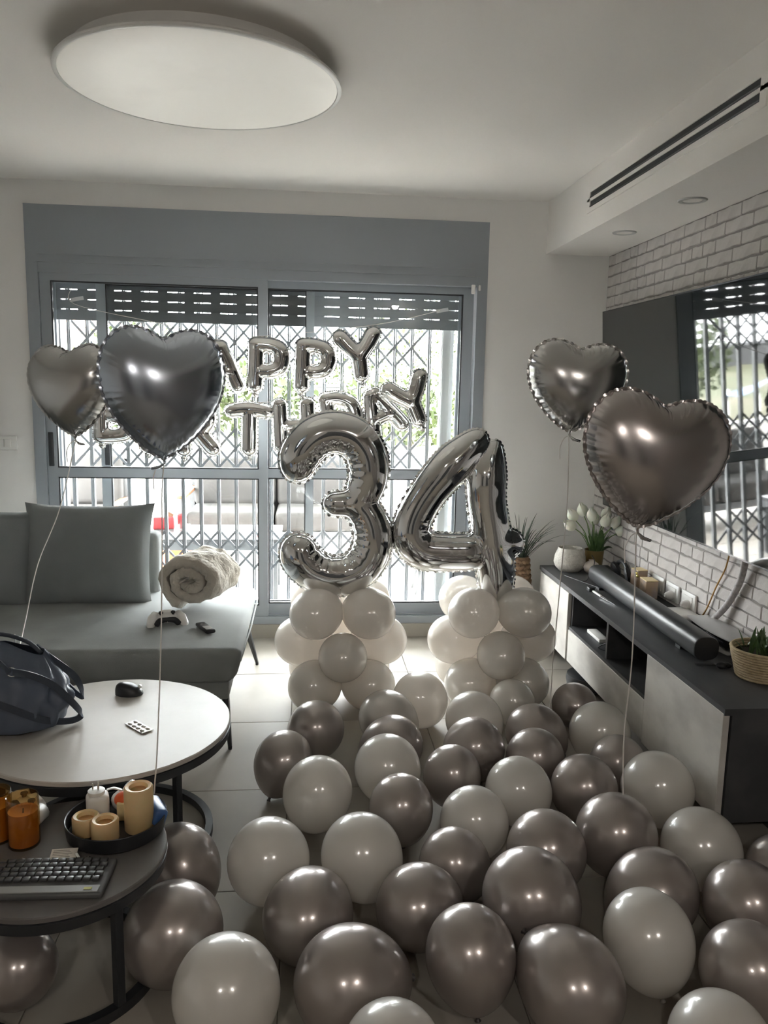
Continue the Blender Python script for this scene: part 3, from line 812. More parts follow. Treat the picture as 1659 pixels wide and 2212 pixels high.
def controller(name, label, loc, M, face='white'):
    t = Thing(name, label, 'controller', loc)
    X = Matrix.Translation((0, 0, 0)) @ M.to_4x4()
    body = MB().sphere((0, 0, .028), (.062, .036, .022), 20, 12)
    t.part('shell', body.xf(X), face, 1, local=True)
    for s in (-1, 1):
        g_ = MB().tube([(s * .046, .012, .03), (s * .062, -.012, .027), (s * .072, -.045, .02), (s * .074, -.066, .016)], [.023, .023, .019, .012], 12)
        t.part('grip', g_.xf(X), face, 1, local=True)
        st = MB().lathe([(.006, .045), (.006, .053), (.010, .055), (.0095, .059), (.001, .059)], 14, (s * .026, -.006, 0))
        t.part('thumbstick', st.xf(X), 'black', 40, local=True)
    t.part('centre_panel', MB().tube(smooth_path([(-.052, -.052, .020), (-.036, -.030, .026), (-.018, -.024, .030), (.018, -.024, .030), (.036, -.030, .026), (.052, -.052, .020)], 4), .0135, 10).xf(X), 'black', 1, local=True)
    t.part('touchpad', MB().rbox((0, .012, .047), (.046, .026, .008), .004, 3).xf(X), face, 40, local=True)
    return t
controller('game_controller', 'white and black game controller lying on the sofa', (-.615, 3.50, .43), RZ(.25) @ RX(.35))
rm = Thing('remote_control', 'small black remote control on the sofa seat', 'remote', (-.43, 3.375, .432))
RMx = Matrix.Translation((-.43, 3.375, .441)) @ RZ(math.radians(28)).to_4x4()
rm.part('remote_body', MB().rbox((0, 0, 0), (.042, .135, .016), .006, 3).xf(RMx), 'black', 40)
rm.part('keypad', MB().rbox((0, -.028, .0082), (.032, .05, .002), .001, 1).xf(RMx), mat('grey_keypad', (.35, .35, .34), .3), 40)
for i in range(3):
    rm.part('button', MB().rbox((-.008 + .008 * i, .03, .0085), (.006, .006, .002), .001, 1).xf(RMx), 'steel')

# ------------------------------------------------------------------ nesting coffee tables
def table(name, label, c, R, z, topm, rimm, legs, ringR, edge):
    t = Thing(name, label, 'table', (c[0], c[1], 0))
    t.part('table_top', MB().lathe([(.001, z - .016), (R - .004, z - .016), (R, z - .013), (R, z - .003), (R - .003, z), (.001, z)], 96, (c[0], c[1], 0)), topm, 40)
    t.part('rim', MB().lathe([(R - .03, z - .044), (R - .002, z - .044), (R + .001, z - .018), (R - .002, z - .016), (R - .03, z - .016), (R - .03, z - .044)], 96, (c[0], c[1], 0), caps=False), 'blackmetal', 40)
    t.part('base_ring', MB().lathe([(ringR - .022, 0), (ringR + .002, 0), (ringR + .002, .026), (ringR - .022, .026), (ringR - .022, 0)], 72, (c[0], c[1], 0), caps=False), 'blackmetal', 40)
    for a in legs:
        a = math.radians(a)
        x, y = c[0] + (ringR - .010) * math.cos(a), c[1] + (ringR - .010) * math.sin(a)
        t.part('leg', MB().rbox((x, y, (z - .018) / 2 + .0), (.022, .022, z - .02), .002, 1, RZ(a)), 'blackmetal')
    return t
table('coffee_table', 'larger round coffee table with pale ceramic top and black frame', (-.632, 2.492), .388, .40, 'toplight', 'blackmetal', (-38, 82, 202), .325, 0)
ZS = .33
table('nest_table', 'smaller dark round nesting table full of small things', (-.600, 1.886), .253, ZS, 'topdark', 'blackmetal', (-42, 78, 198), .232, 0)

# ------------------------------------------------------------------ things on the pale table
bg_ = Thing('handbag', 'navy nylon handbag with strap slumped on the pale table', 'bag', (-.95, 2.50, .40))
def bagfn(u, v):
    a = 2 * PI * u
    # footprint -> ridge
    rx = np.interp(v, [0, .08, .35, .7, .9, 1], [.12, .185, .195, .165, .14, .125])
    ry = np.interp(v, [0, .08, .35, .7, .9, 1], [.07, .118, .125, .085, .04, .006])
    e = 2.6
    c_, s_ = math.cos(a), math.sin(a)
    x = math.copysign(abs(c_) ** (2 / e), c_) * rx
    y = math.copysign(abs(s_) ** (2 / e), s_) * ry
    f = 1 + .06 * math.sin(4 * a + 5 * v) * v + .07 * math.sin(9 * a - 7 * v) * math.sin(PI * v) + .05 * abs(math.sin(7 * a + 9 * v)) * math.sin(PI * v) + .04 * math.sin(15 * a + 11 * v) * math.sin(PI * v)
    z = .285 * v + .02 * math.sin(2 * a + 1) * v * v - .07 * max(0, c_) * v ** 1.5
    return (-.955 + x * f + .01 * v, 2.485 + y * f + .035 * v, .40 + max(0, z))
bg_.part('bag_body', MB().grid(bagfn, 72, 26, True), 'bag', 1)
bg_.part('zip_edge', MB().tube(smooth_path([(-1.08, 2.52, .67), (-.97, 2.525, .69), (-.88, 2.52, .668), (-.835, 2.515, .63)], 5), .007, 8), 'strap', 1)
def ribbon(pts, wdt, thk=.004, up=Vector((0, 0, 1)), n=6):
    P_ = smooth_path(pts, n)
    vs, fs = [], []
    for i, p in enumerate(P_):
        t = (P_[min(i + 1, len(P_) - 1)] - P_[max(i - 1, 0)]).normalized()
        s = t.cross(up).normalized(); q = s.cross(t)
        for a, b in ((-1, -1), (1, -1), (1, 1), (-1, 1)):
            vs.append(p + q * a * wdt / 2 + s * b * thk / 2)
    for i in range(len(P_) - 1):
        for k in range(4):
            fs.append((i * 4 + k, i * 4 + (k + 1) % 4, i * 4 + 4 + (k + 1) % 4, i * 4 + 4 + k))
    fs.append((3, 2, 1, 0)); e = (len(P_) - 1) * 4; fs.append((e, e + 1, e + 2, e + 3))
    return MB().raw(vs, fs)
bg_.part('handle', ribbon([(-.875, 2.385, .615), (-.82, 2.37, .61), (-.765, 2.40, .565), (-.72, 2.46, .475), (-.715, 2.50, .425), (-.745, 2.475, .418), (-.80, 2.40, .455), (-.86, 2.345, .51), (-.93, 2.32, .555)], .021), 'strap', 50)
bg_.part('handle', ribbon([(-.86, 2.55, .64), (-.80, 2.53, .60), (-.745, 2.56, .53), (-.735, 2.60, .45), (-.78, 2.62, .47), (-.85, 2.61, .56), (-.92, 2.58, .63)], .021), 'strap', 50)
for c in ((-.882, 2.392, .612), (-.93, 2.335, .552)):
    bg_.part('strap_ring', MB().tube([(c[0] + .014 * math.cos(a), c[1], c[2] + .014 * math.sin(a)) for a in [2 * PI * i / 16 for i in range(17)]], .0022, 6), 'steel', 1)
bg_.part('strap_tab', ribbon([(-.93, 2.43, .63), (-.90, 2.395, .625), (-.885, 2.385, .612)], .02), 'strap', 50)

ms = Thing('computer_mouse', 'black ergonomic mouse on the pale table', 'mouse', (-.613, 2.735, .40))
def mfn(u, v):
    a = 2 * PI * u; ph = PI * v / 2
    r_ = math.cos(ph) ** .75
    x = .046 * r_ * math.cos(a) * (1.08 if math.cos(a) < 0 else 1); y = .034 * r_ * math.sin(a) * (1 + .12 * math.cos(a))
    z = .04 * math.sin(ph) ** .85 * (1 - .28 * math.cos(a) * r_)
    return (-.613 + x + .006 * math.sin(ph) * -1, 2.735 + y, .401 + z)
ms.part('mouse_shell', MB().grid(mfn, 28, 12, True), 'black', 1)
ms.part('scroll_wheel', MB().lathe([(.001, -.003), (.007, -.003), (.007, .003), (.001, .003)], 14).xf(Matrix.Translation((-.578, 2.733, .428)) @ RX(PI / 2).to_4x4()), 'steel', 40)
bp = Thing('pill_blister', 'silver pill blister strip lying on the pale table', 'blister', (-.525, 2.453, .40))
BM = Matrix.Translation((-.525, 2.453, .4035)) @ RZ(math.radians(-48)).to_4x4()
bp.part('foil_card', MB().rbox((0, 0, 0), (.105, .042, .002), .0008, 1).xf(BM), mat('blister_foil', (.62, .60, .57), .4, .3))
for i in range(4):
    for j in range(2):
        bp.part('blister_pocket', MB().sphere((-.036 + .024 * i, -.010 + .02 * j, .001), (.009, .007, .004), 8, 6).xf(BM), mat('blister_foil_%d%d' % (i, j), (.66, .64, .61), .3, .4) if (i, j) == (0, 0) else bpy.data.materials['blister_foil_00'], 1)

# ------------------------------------------------------------------ things on the dark table
tc_ = (-.487, 1.975)
tr = Thing('oval_tray', 'round black tray of candles and odds and ends', 'tray', (tc_[0], tc_[1], ZS))
tr.part('tray_body', MB().lathe([(.001, 0), (.112, 0), (.122, .008), (.127, .045), (.1255, .047), (.123, .045), (.118, .012), (.11, .006), (.001, .006)], 64, (tc_[0], tc_[1], ZS), 1.0, .98), 'black', 40)
def pillar(x, y, h, R, label):
    z = ZS + .0065
    t = Thing('pillar_candle', label, 'candle', (x, y, z), group='pillar candles in the tray')
    t.part('wax_body', MB().lathe([(.001, 0), (R - .002, 0), (R, .003), (R, h - .004), (R - .004, h), (R * .66, h - .002), (R * .56, h - .012)], 36, (x, y, z)), 'wax', 50)
    t.part('wax_pool', MB().lathe([(R * .57, h - .011), (R * .5, h - .026), (R * .3, h - .032), (.001, h - .033)][::-1], 30, (x, y, z)), 'waxi', 1)
    t.part('wick', MB().tube([(x, y, z + h - .034), (x + .001, y, z + h - .026), (x + .002, y - .001, z + h - .019)], .0015, 6), 'wick', 1)
pillar(-.428, 1.972, .118, .037, 'tallest cream pillar candle, standing in the black tray')
pillar(-.503, 1.925, .056, .034, 'short cream pillar candle, middle one in the black tray')
pillar(-.560, 1.962, .047, .034, 'shortest cream pillar candle, leftmost in the black tray')
zt = ZS + .0065
ad = Thing('travel_adapter', 'white travel plug adapter with three pins in the tray', 'adapter', (-.550, 2.03, zt))
ad.part('adapter_body', MB().rbox((-.548, 2.033, zt + .034), (.058, .05, .066), .012, 4, RZ(.3)), 'white', 40)
ad.part('adapter_ring', MB().lathe([(.018, 0), (.022, .002), (.022, .01), (.001, .012)], 24, (-.550, 2.033, zt + .067)), 'white', 40)
for dx, dy in ((-.008, -.003), (.006, -.006), (.004, .008)):
    ad.part('pin', MB().lathe([(.002, 0), (.002, .019), (.001, .0205)], 8, (-.550 + dx, 2.033 + dy, zt + .078)), 'steel', 40)
rg = Thing('orange_lighter_toy', 'rounded orange and cream gadget between the candles', 'gadget', (-.470, 2.02, zt))
rg.part('orange_cap', MB().sphere((-.478, 2.028, zt + .052), (.026, .022, .02), 16, 10), 'orange', 1)
rg.part('cream_body', MB().rbox((-.474, 2.02, zt + .028), (.04, .032, .056), .008, 3), 'creamp', 40)
gb = Thing('ribbon_favour', 'white net favour bag tied with satin ribbon in the tray', 'favour', (-.485, 2.063, zt))
gb.part('pouch', MB().sphere((-.487, 2.063, zt + .03), (.034, .022, .03), 14, 10), 'ribbon', 1)
gb.part('bow', ribbon([(-.49, 2.06, zt + .06), (-.478, 2.055, zt + .078), (-.462, 2.05, zt + .092), (-.452, 2.05, zt + .086)], .014, .001, Vector((0, 1, 0))), 'ribbon', 1)
gb.part('bow', ribbon([(-.49, 2.06, zt + .06), (-.51, 2.055, zt + .070), (-.528, 2.05, zt + .068)], .012, .001, Vector((0, 1, 0))), 'ribbon', 1)
one('blue_packet', MB().rbox((-.392, 2.005, zt + .030), (.034, .10, .045), .01, 3, RZ(.45) @ RY(.35)), 'blue', 'dark blue packet wedged at the right of the tray', 'packet', (-.392, 2.005, zt), 40)
def jar(x, y, h, label):
    t = Thing('jar_candle', label, 'candle', (x, y, ZS), group='orange glass candles')
    R = .0385
    t.part('jar', MB().lathe([(.001, 0), (R - .002, 0), (R, .004), (R, h - .002), (R - .001, h), (R - .0028, h - .001), (R - .0028, .006), (.001, .005)], 40, (x, y, ZS)), 'jar', 50)
    t.part('wax', MB().lathe([(.001, .0065), (R - .0035, .0065), (R - .0035, h - .038), (R - .006, h - .042), (.001, h - .046)], 36, (x, y, ZS)), 'amber', 50)
    t.part('wick', MB().tube([(x, y, ZS + h - .047), (x + .001, y, ZS + h - .034)], .0014, 6), 'wick', 1)
jar(-.702, 1.928, .130, 'orange candle in a tall clear jar, fully in view')
jar(-.778, 1.955, .132, 'orange candle in a tall clear jar at the photo edge')
controller('game_controller', 'white game controller behind the orange jar candles', (-.730, 2.062, ZS), RZ(-.9), 'white')
kb = Thing('keyboard', 'compact dark keyboard on the small table', 'keyboard', (-.605, 1.762, ZS), rz=-.03)
kb.part('case', MB().rbox((0, 0, .009), (.305, .138, .016), .006, 3), 'keyboard', 40, local=True)
kb.part('palm_strip', MB().rbox((0, -.052, .0175), (.285, .025, .003), .001, 1), mat('palm_grey', (.24, .24, .235), .35), 40, local=True)
kb.part('logo_patch', MB().rbox((.118, -.053, .0195), (.018, .009, .001), .0004, 1), mat('yellow_green_print', (.42, .40, .10), .5), local=True)
kmesh = MB().rbox((0, 0, .0205), (.0165, .0145, .007), .002, 2).mesh('key', 'keycap', 40)
for rI in range(5):
    for k in range(14):
        link('key', kmesh, kb.o, (-.128 + k * .0195 + (rI % 2) * .004, .055 - rI * .0182, 0))
pc = Thing('printed_card', 'small cream card with printed lines behind the keyboard', 'card', (-.585, 1.853, ZS))
PMx = Matrix.Translation((-.585, 1.853, ZS + .012)) @ RZ(.05).to_4x4() @ RX(.25).to_4x4()
pc.part('card', MB().rbox((0, 0, 0), (.062, .04, .0015), .0005, 1).xf(PMx), 'paper')
for i in range(6):
    pc.part('print_line', MB().box(-.026, .012 + .012 * ((i * 7) % 3) / 3, .0126 - i * .005, .0136 - i * .005, .0008, .0012).xf(PMx), mat('print_grey', (.2, .19, .17), .6) if i == 0 else bpy.data.materials['print_grey'])
ek = Thing('key_bunch', 'small shiny metal bits lying between tray and keyboard', 'keys', (-.535, 1.838, ZS))
for i, (dx, dy, a) in enumerate(((0, 0, .2), (.012, -.004, 1.2), (-.012, .003, -.8))):
    ek.part('metal_bit', MB().rbox((-.535 + dx, 1.838 + dy, ZS + .006 + .004 * i), (.022, .007, .002), .0008, 1, RZ(a) @ RY(.5 * (i - 1))), 'steel')

# ------------------------------------------------------------------ foil shapes: inflated strokes polygonised with surface nets
def surface_nets(Fv, org, h):
    ins = Fv < 0
    nx, ny, nz = Fv.shape
    acc = np.zeros((nx - 1, ny - 1, nz - 1, 3)); cnt = np.zeros((nx - 1, ny - 1, nz - 1))
    sl = lambda o, n: slice(o, n - 1 + o)
    corners = [(a, b, c) for a in (0, 1) for b in (0, 1) for c in (0, 1)]
    for p in corners:
        for axx in range(3):
            if p[axx]: continue
            q = list(p); q[axx] = 1
            A = Fv[sl(p[0], nx), sl(p[1], ny), sl(p[2], nz)]; B_ = Fv[sl(q[0], nx), sl(q[1], ny), sl(q[2], nz)]
            m = (A < 0) != (B_ < 0)
            t = np.where(m, A / np.where(m, A - B_, 1), 0)
            for d in range(3):
                acc[..., d] += np.where(m, p[d] + (t if d == axx else 0), 0)
            cnt += m
    act = cnt > 0
    idx = np.full(act.shape, -1); idx[act] = np.arange(act.sum())
    ijk = np.argwhere(act)
    V = (ijk + acc[act] / cnt[act][:, None]) * h + np.array(org)
    faces = []
    for axx in range(3):
        s0 = [slice(None)] * 3; s1 = [slice(None)] * 3
        s0[axx] = slice(0, -1); s1[axx] = slice(1, None)
        A, B_ = ins[tuple(s0)], ins[tuple(s1)]
        e = np.argwhere(A != B_)
        o1, o2 = [d for d in range(3) if d != axx]
        e = e[(e[:, o1] > 0) & (e[:, o2] > 0) & (e[:, o1] < Fv.shape[o1] - 1) & (e[:, o2] < Fv.shape[o2] - 1)]
        flip = A[tuple(e.T)]
        def cell(a, b):
            c = e.copy(); c[:, o1] += a; c[:, o2] += b
            return idx[tuple(c.T)]
        q = np.stack([cell(-1, -1), cell(0, -1), cell(0, 0), cell(-1, 0)], 1)
        if axx == 1: flip = ~flip
        q[~flip] = q[~flip][:, ::-1]
        faces.append(q)
    return V, np.concatenate(faces)
def contours(G, x0, z0, h):
    segs = {}
    nx, nz = G.shape
    S = G < 0
    mixed = np.argwhere((S[:-1, :-1] != S[1:, :-1]) | (S[:-1, :-1] != S[:-1, 1:]) | (S[:-1, :-1] != S[1:, 1:]))
    def pt(a, b):
        t = G[a] / (G[a] - G[b])
        return (x0 + h * (a[0] + t * (b[0] - a[0])), z0 + h * (a[1] + t * (b[1] - a[1])))
    adj, pos = {}, {}
    for i, k in mixed:
        c = [(i, k), (i + 1, k), (i + 1, k + 1), (i, k + 1)]
        es = []
        for a, b in ((0, 1), (1, 2), (2, 3), (3, 0)):
            if S[c[a]] != S[c[b]]:
                key = tuple(sorted((c[a], c[b])))
                pos[key] = pt(*key); es.append(key)
        for q in range(0, len(es) - 1, 2):
            adj.setdefault(es[q], []).append(es[q + 1]); adj.setdefault(es[q + 1], []).append(es[q])
    loops, seen = [], set()
    for st in adj:
        if st in seen: continue
        lp_, cur, prev = [], st, None
        while cur not in seen:
            seen.add(cur); lp_.append(pos[cur])
            nx_ = [a for a in adj[cur] if a != prev and a not in seen]
            if not nx_: break
            prev, cur = cur, nx_[0]
        if len(lp_) > 12: loops.append(np.array(lp_))
    return loops
def foil(strokes, c=.8, h=.006, k=.012, crease=.0, lam=.035, seam=.007, pitch=.016):
    """strokes: list of lists of (x, z, r). returns (body MB, seam MB) in local xz plane, y = depth"""
    segs = []
    for st in strokes:
        s = 0
        pts = [np.array(p, float) for p in st]
        for i in range(len(pts) - 1):
            a, b = pts[i], pts[i + 1]
            d0 = b[:2] - a[:2]
            turn = 0.0
            for (u, v) in ((i - 1, i), (i, i + 1)):
                if 0 <= u and v + 1 < len(pts):
                    e0, e1 = pts[v][:2] - pts[u][:2], pts[v + 1][:2] - pts[v][:2]
                    turn += np.cross(e0, e1) / (np.linalg.norm(e0) * np.linalg.norm(e1) + 1e-9)
            segs.append((a, b, s, turn)); s += np.linalg.norm(d0)
    allp = np.array([p for st in strokes for p in st])
    R = allp[:, 2].max()
    x0, x1 = (allp[:, 0] - allp[:, 2]).min() - .03, (allp[:, 0] + allp[:, 2]).max() + .03
    z0, z1 = (allp[:, 1] - allp[:, 2]).min() - .03, (allp[:, 1] + allp[:, 2]).max() + .03
    xs = np.arange(x0, x1, h); zs = np.arange(z0, z1, h); ys = np.arange(-R * c - 2 * h, R * c + 2.5 * h, h)
    X, Z = np.meshgrid(xs, zs, indexing='ij')
    F3, G2, cr, best = None, None, np.zeros_like(X), None
    def smin(A, B_):
        t = np.clip(.5 + .5 * (B_ - A) / k, 0, 1)
        return B_ * (1 - t) + A * t - k * t * (1 - t)
    for a, b, s, turn in segs:
        d = b[:2] - a[:2]; L2 = d @ d
        t = np.clip(((X - a[0]) * d[0] + (Z - a[1]) * d[1]) / L2, 0, 1)
        rr = a[2] + (b[2] - a[2]) * t
        ex, ez = X - a[0] - t * d[0], Z - a[1] - t * d[1]
        dist = np.sqrt(ex ** 2 + ez ** 2)
        g = dist - rr
        q = np.sqrt(dist[:, None, :] ** 2 + (ys[None, :, None] / c) ** 2) - rr[:, None, :]
        F3 = q if F3 is None else smin(F3, q)
        G2 = g if G2 is None else smin(G2, g)
        if crease:
            side = (d[0] * (Z - a[1]) - d[1] * (X - a[0]))
            al = s + t * math.sqrt(L2)
            w_ = np.clip(dist / rr, 0, 1.3)
            w_ = np.clip((w_ - .25) / .5, 0, 1) * (1 if abs(turn) > .15 else 0) * (side * turn > 0)
            cc = crease * w_ * (.5 + .5 * np.cos(2 * PI * al / lam)) ** 3
            if best is None: best = g.copy(); cr = cc
            else:
                m = g < best; best = np.where(m, g, best); cr = np.where(m, cc, cr)
    if crease: F3 = F3 + cr[:, None, :]
    V, Q = surface_nets(F3, (x0, ys[0], z0), h)
    nb = np.zeros_like(V); ct = np.zeros(len(V))
    E_ = np.concatenate([Q[:, [0, 1]], Q[:, [1, 2]], Q[:, [2, 3]], Q[:, [3, 0]]])
    for it in range(3):
        nb[:] = 0; ct[:] = 0
        np.add.at(nb, E_[:, 0], V[E_[:, 1]]); np.add.at(ct, E_[:, 0], 1)
        np.add.at(nb, E_[:, 1], V[E_[:, 0]]); np.add.at(ct, E_[:, 1], 1)
        V = .45 * V + .55 * nb / np.maximum(ct, 1)[:, None]
    body = MB(); body.v = [tuple(map(float, p)) for p in V]; body.f = [tuple(map(int, q)) for q in Q]
    sm_ = MB()
    for lp_ in contours(G2, x0, z0, h):
        seg = np.linalg.norm(np.roll(lp_, -1, 0) - lp_, axis=1); tot = seg.sum()
        n = max(16, int(tot / (pitch / 4)) // 4 * 4)
        cum = np.concatenate([[0], np.cumsum(seg)]); cl = np.vstack([lp_, lp_[:1]])
        al = np.linspace(0, tot, n, endpoint=False)
        pp = np.stack([np.interp(al, cum, cl[:, 0]), np.interp(al, cum, cl[:, 1])], 1)
        tg = np.roll(pp, -2, 0) - np.roll(pp, 2, 0); tg /= np.linalg.norm(tg, axis=1)[:, None] + 1e-9
        nr = np.stack([tg[:, 1], -tg[:, 0]], 1)
        i_, k_ = int((pp[0, 0] + nr[0, 0] * .012 - x0) / h), int((pp[0, 1] + nr[0, 1] * .012 - z0) / h)
        if G2[min(max(i_, 0), G2.shape[0] - 1), min(max(k_, 0), G2.shape[1] - 1)] < 0: nr = -nr
        ph = np.arange(n) % 4
        wv_ = seam * np.array([.45, .9, 1.0, .9])[ph]; yy = np.array([.0, .0022, .003, .0022])[ph] * np.where((np.arange(n) // 4) % 2, 1, -1)
        o = len(sm_.v)
        for i in range(n):
            a_ = pp[i] - nr[i] * .004; b_ = pp[i] + nr[i] * wv_[i]
            sm_.v += [(a_[0], -.0012, a_[1]), (b_[0], yy[i], b_[1]), (a_[0], .0012, a_[1])]
        for i in range(n):
            j = (i + 1) % n
            sm_.f += [(o + i * 3, o + i * 3 + 1, o + j * 3 + 1, o + j * 3), (o + i * 3 + 1, o + i * 3 + 2, o + j * 3 + 2, o + j * 3 + 1)]
    return body, sm_
def dens(st, n=5):
    out = []
    pts = [Vector(p) for p in st]
    return [tuple(p) for p in smooth_path(pts, n)] if len(pts) > 2 else [tuple(p) for p in pts]

three = [[(-0.038, 1.119, 0.070), (-0.025, 1.176, 0.086), (0.035, 1.246, 0.088), (0.123, 1.276, 0.087), (0.22, 1.247, 0.086), (0.274, 1.167, 0.085), (0.283, 1.086, 0.083), (0.264, 1.008, 0.075), (0.232, 0.954, 0.064)],
         [(0.134, 0.952, 0.058), (0.232, 0.954, 0.065)],
         [(0.232, 0.954, 0.064), (0.283, 0.888, 0.075), (0.309, 0.804, 0.082), (0.294, 0.712, 0.085), (0.237, 0.64, 0.086), (0.138, 0.612, 0.087), (0.039, 0.64, 0.086), (-0.019, 0.695, 0.085), (-0.033, 0.737, 0.076)]]
four = [[(0.782, 1.251, 0.045), (0.746, 1.214, 0.066), (0.660, 1.131, 0.086), (0.561, 1.006, 0.080), (0.498, 0.889, 0.08), (0.488, 0.796, 0.082), (0.544, 0.737, 0.083), (0.637, 0.727, 0.083), (0.781, 0.729, 0.082)],
        [(0.866, 1.228, 0.020), (0.846, 1.166, 0.056), (0.830, 1.083, 0.084), (0.832, 0.983, 0.082), (0.852, 0.865, 0.084), (0.875, 0.737, 0.086), (0.891, 0.643, 0.082), (0.898, 0.556, 0.075)],
        [(0.865, 0.767, 0.080), (0.950, 0.767, 0.070)]]
def digit(name, label, strokes, cx, zb, yaw):
    st = [dens([(x - cx, z - zb, r_) for x, z, r_ in s], 4) for s in strokes]
    b, s = foil(st, .80, .0055, .02, .0050, .046, .009, .020)
    t = Thing(name, label, 'balloon', (cx, 3.60, zb), rz=yaw, group='number balloons')
    t.part('foil_body', b, 'chrome', 1, local=True)
    t.part('seam', s, 'chrome', 1, local=True)
    return t
digit('number_balloon', 'silver foil number three balloon on a stack of white balloons', three, .135, .522, 0)
d4 = digit('number_balloon', 'silver foil number four balloon on a stack of white balloons', four, .72, .48, 0)

# banner letters (stroke units: width about .22, height about .31, baseline 0)
r0 = .043
LT = {
 'H': [[(-.075, .03, r0), (-.075, .28, r0)], [(.075, .03, r0), (.075, .28, r0)], [(-.075, .155, .036), (.075, .155, .036)]],
 'A': [[(-.085, .03, r0), (-.012, .27, .044)], [(.085, .03, r0), (.012, .27, .044)], [(-.05, .122, .042), (.05, .122, .042)]],
 'P': [[(-.065, .03, r0), (-.065, .275, r0)], [(-.065, .275, r0), (.0, .275, r0), (.055, .255, r0), (.072, .2, r0), (.055, .14, r0), (.0, .118, r0), (-.05, .118, .036)]],
 'Y': [[(0, .03, r0), (0, .15, .044)], [(0, .15, .044), (-.05, .21, .043), (-.092, .275, .043)], [(0, .15, .044), (.05, .21, .043), (.092, .275, .043)]],
 'B': [[(-.065, .03, r0), (-.065, .275, r0)], [(-.065, .275, r0), (.01, .272, r0), (.05, .24, r0), (.045, .19, r0), (0, .16, r0)], [(0, .16, r0), (.06, .13, r0), (.072, .085, r0), (.045, .04, r0), (-.065, .03, r0)]],
 'I': [[(0, .03, .044), (0, .28, .044)]],
 'R': [[(-.07, .03, r0), (-.07, .275, r0)], [(-.07, .275, r0), (.0, .275, r0), (.05, .255, r0), (.065, .215, r0), (.045, .17, r0), (0, .15, r0), (-.05, .15, .036)], [(0, .15, r0), (.045, .09, r0), (.085, .03, r0)]],
 'T': [[(0, .03, .044), (0, .26, .044)], [(-.095, .262, .041), (0, .278, .043), (.095, .262, .041)]],
 'D': [[(-.07, .03, r0), (-.07, .275, r0)], [(-.07, .275, r0), (.0, .272, r0), (.06, .23, r0), (.078, .155, r0), (.06, .08, r0), (.0, .035, r0), (-.07, .03, r0)]],
}
cacheL = {}
def letter(ch, x, z, roll, label, yaw=0.0, y=4.40):
    if ch not in cacheL:
        st = [dens(s, 4) for s in LT[ch]] + [[(LT[ch][0][0][0], .0, .012), (LT[ch][0][0][0], -.028, .014)]]
        b, s = foil(st, .80, .005, .010, .003, .03, .006, .012)
        cacheL[ch] = (b.mesh('foil_body', 'foil', 1), s.mesh('seam', 'foil', 1))
    t = Thing('letter_balloon', label, 'balloon', (x, y, z), group='letters of the birthday banner')
    t.o.rotation_euler = Matrix(RZ(yaw) @ RY(-roll)).to_euler()
    t.o.scale = (1, 1, .88)
    link('foil_body', cacheL[ch][0], t.o); link('seam', cacheL[ch][1], t.o)
S = 'silver foil letter %s balloon %s'
letter('H', -.635, 1.435, -.05, S % ('H', 'mostly hidden behind the big left heart, upper row'))
letter('A', -.448, 1.435, .10, S % ('A', 'beside the big left heart, upper row of the banner'), .35)
letter('P', -.212, 1.448, -.03, S % ('P', 'first of the two Ps in the banner'))
letter('P', .035, 1.448, -.05, S % ('P', 'second P, next to the upper Y'))
letter('Y', .300, 1.515, .14, S % ('Y', 'ending the upper row of the banner'))
letter('B', -1.025, 1.165, 0.0, S % ('B', 'starting the lower row, peeking between the left hearts'))
letter('I', -.850, 1.115, 0.0, S % ('I', 'mostly hidden behind the big left heart, lower row'))
letter('R', -.590, 1.10, .03, S % ('R', 'half hidden by the big left heart, lower row'))
letter('T', -.312, 1.105, -.02, S % ('T', 'in the lower row, clear of the hearts'))
letter('H', -.060, 1.13, .05, S % ('H', 'behind the number three, lower row'))
letter('D', .205, 1.175, .12, S % ('D', 'peeking over the number three, lower row'))
letter('A', .462, 1.222, .45, S % ('A', 'tilted, right above the number three, lower row'))
letter('Y', .620, 1.285, .42, S % ('Y', 'tilted, ending the lower row of the banner'), 0, 4.33)
one('banner_string', MB().tube(smooth_path([(-1.27, 4.585, 1.975), (-1.247, 4.56, 1.888), (-.816, 4.45, 1.799), (-.46, 4.40, 1.735), (-.16, 4.40, 1.745), (.374, 4.40, 1.815), (.747, 4.585, 1.915)], 6), .0016, 5), 'string', 'thin white string carrying the upper row of banner letters', 'string', (-.2, 4.45, 1.73), 1)
one('banner_string', MB().tube(smooth_path([(-1.27, 4.585, 1.60), (-1.1, 4.42, 1.46), (-.6, 4.40, 1.385), (-.16, 4.40, 1.392), (.302, 4.40, 1.475), (.497, 4.40, 1.536), (.754, 4.585, 1.683)], 6), .0016, 5), 'string', 'thin white string carrying the lower row of banner letters', 'string', (-.2, 4.45, 1.38), 1)
for x, z, l in ((-1.247, 1.92, 'left'), (.765, 1.918, 'right')):
    one('tape_strip', MB().rbox((x, 4.601, z), (.07, .002, .02), .0005, 1, RY(-.2)), mat('clear_tape_' + l, (.62, .64, .65), .25), 'clear tape strip holding the banner string at the ' + l + ' of the glass', 'tape', (x, 4.601, z))

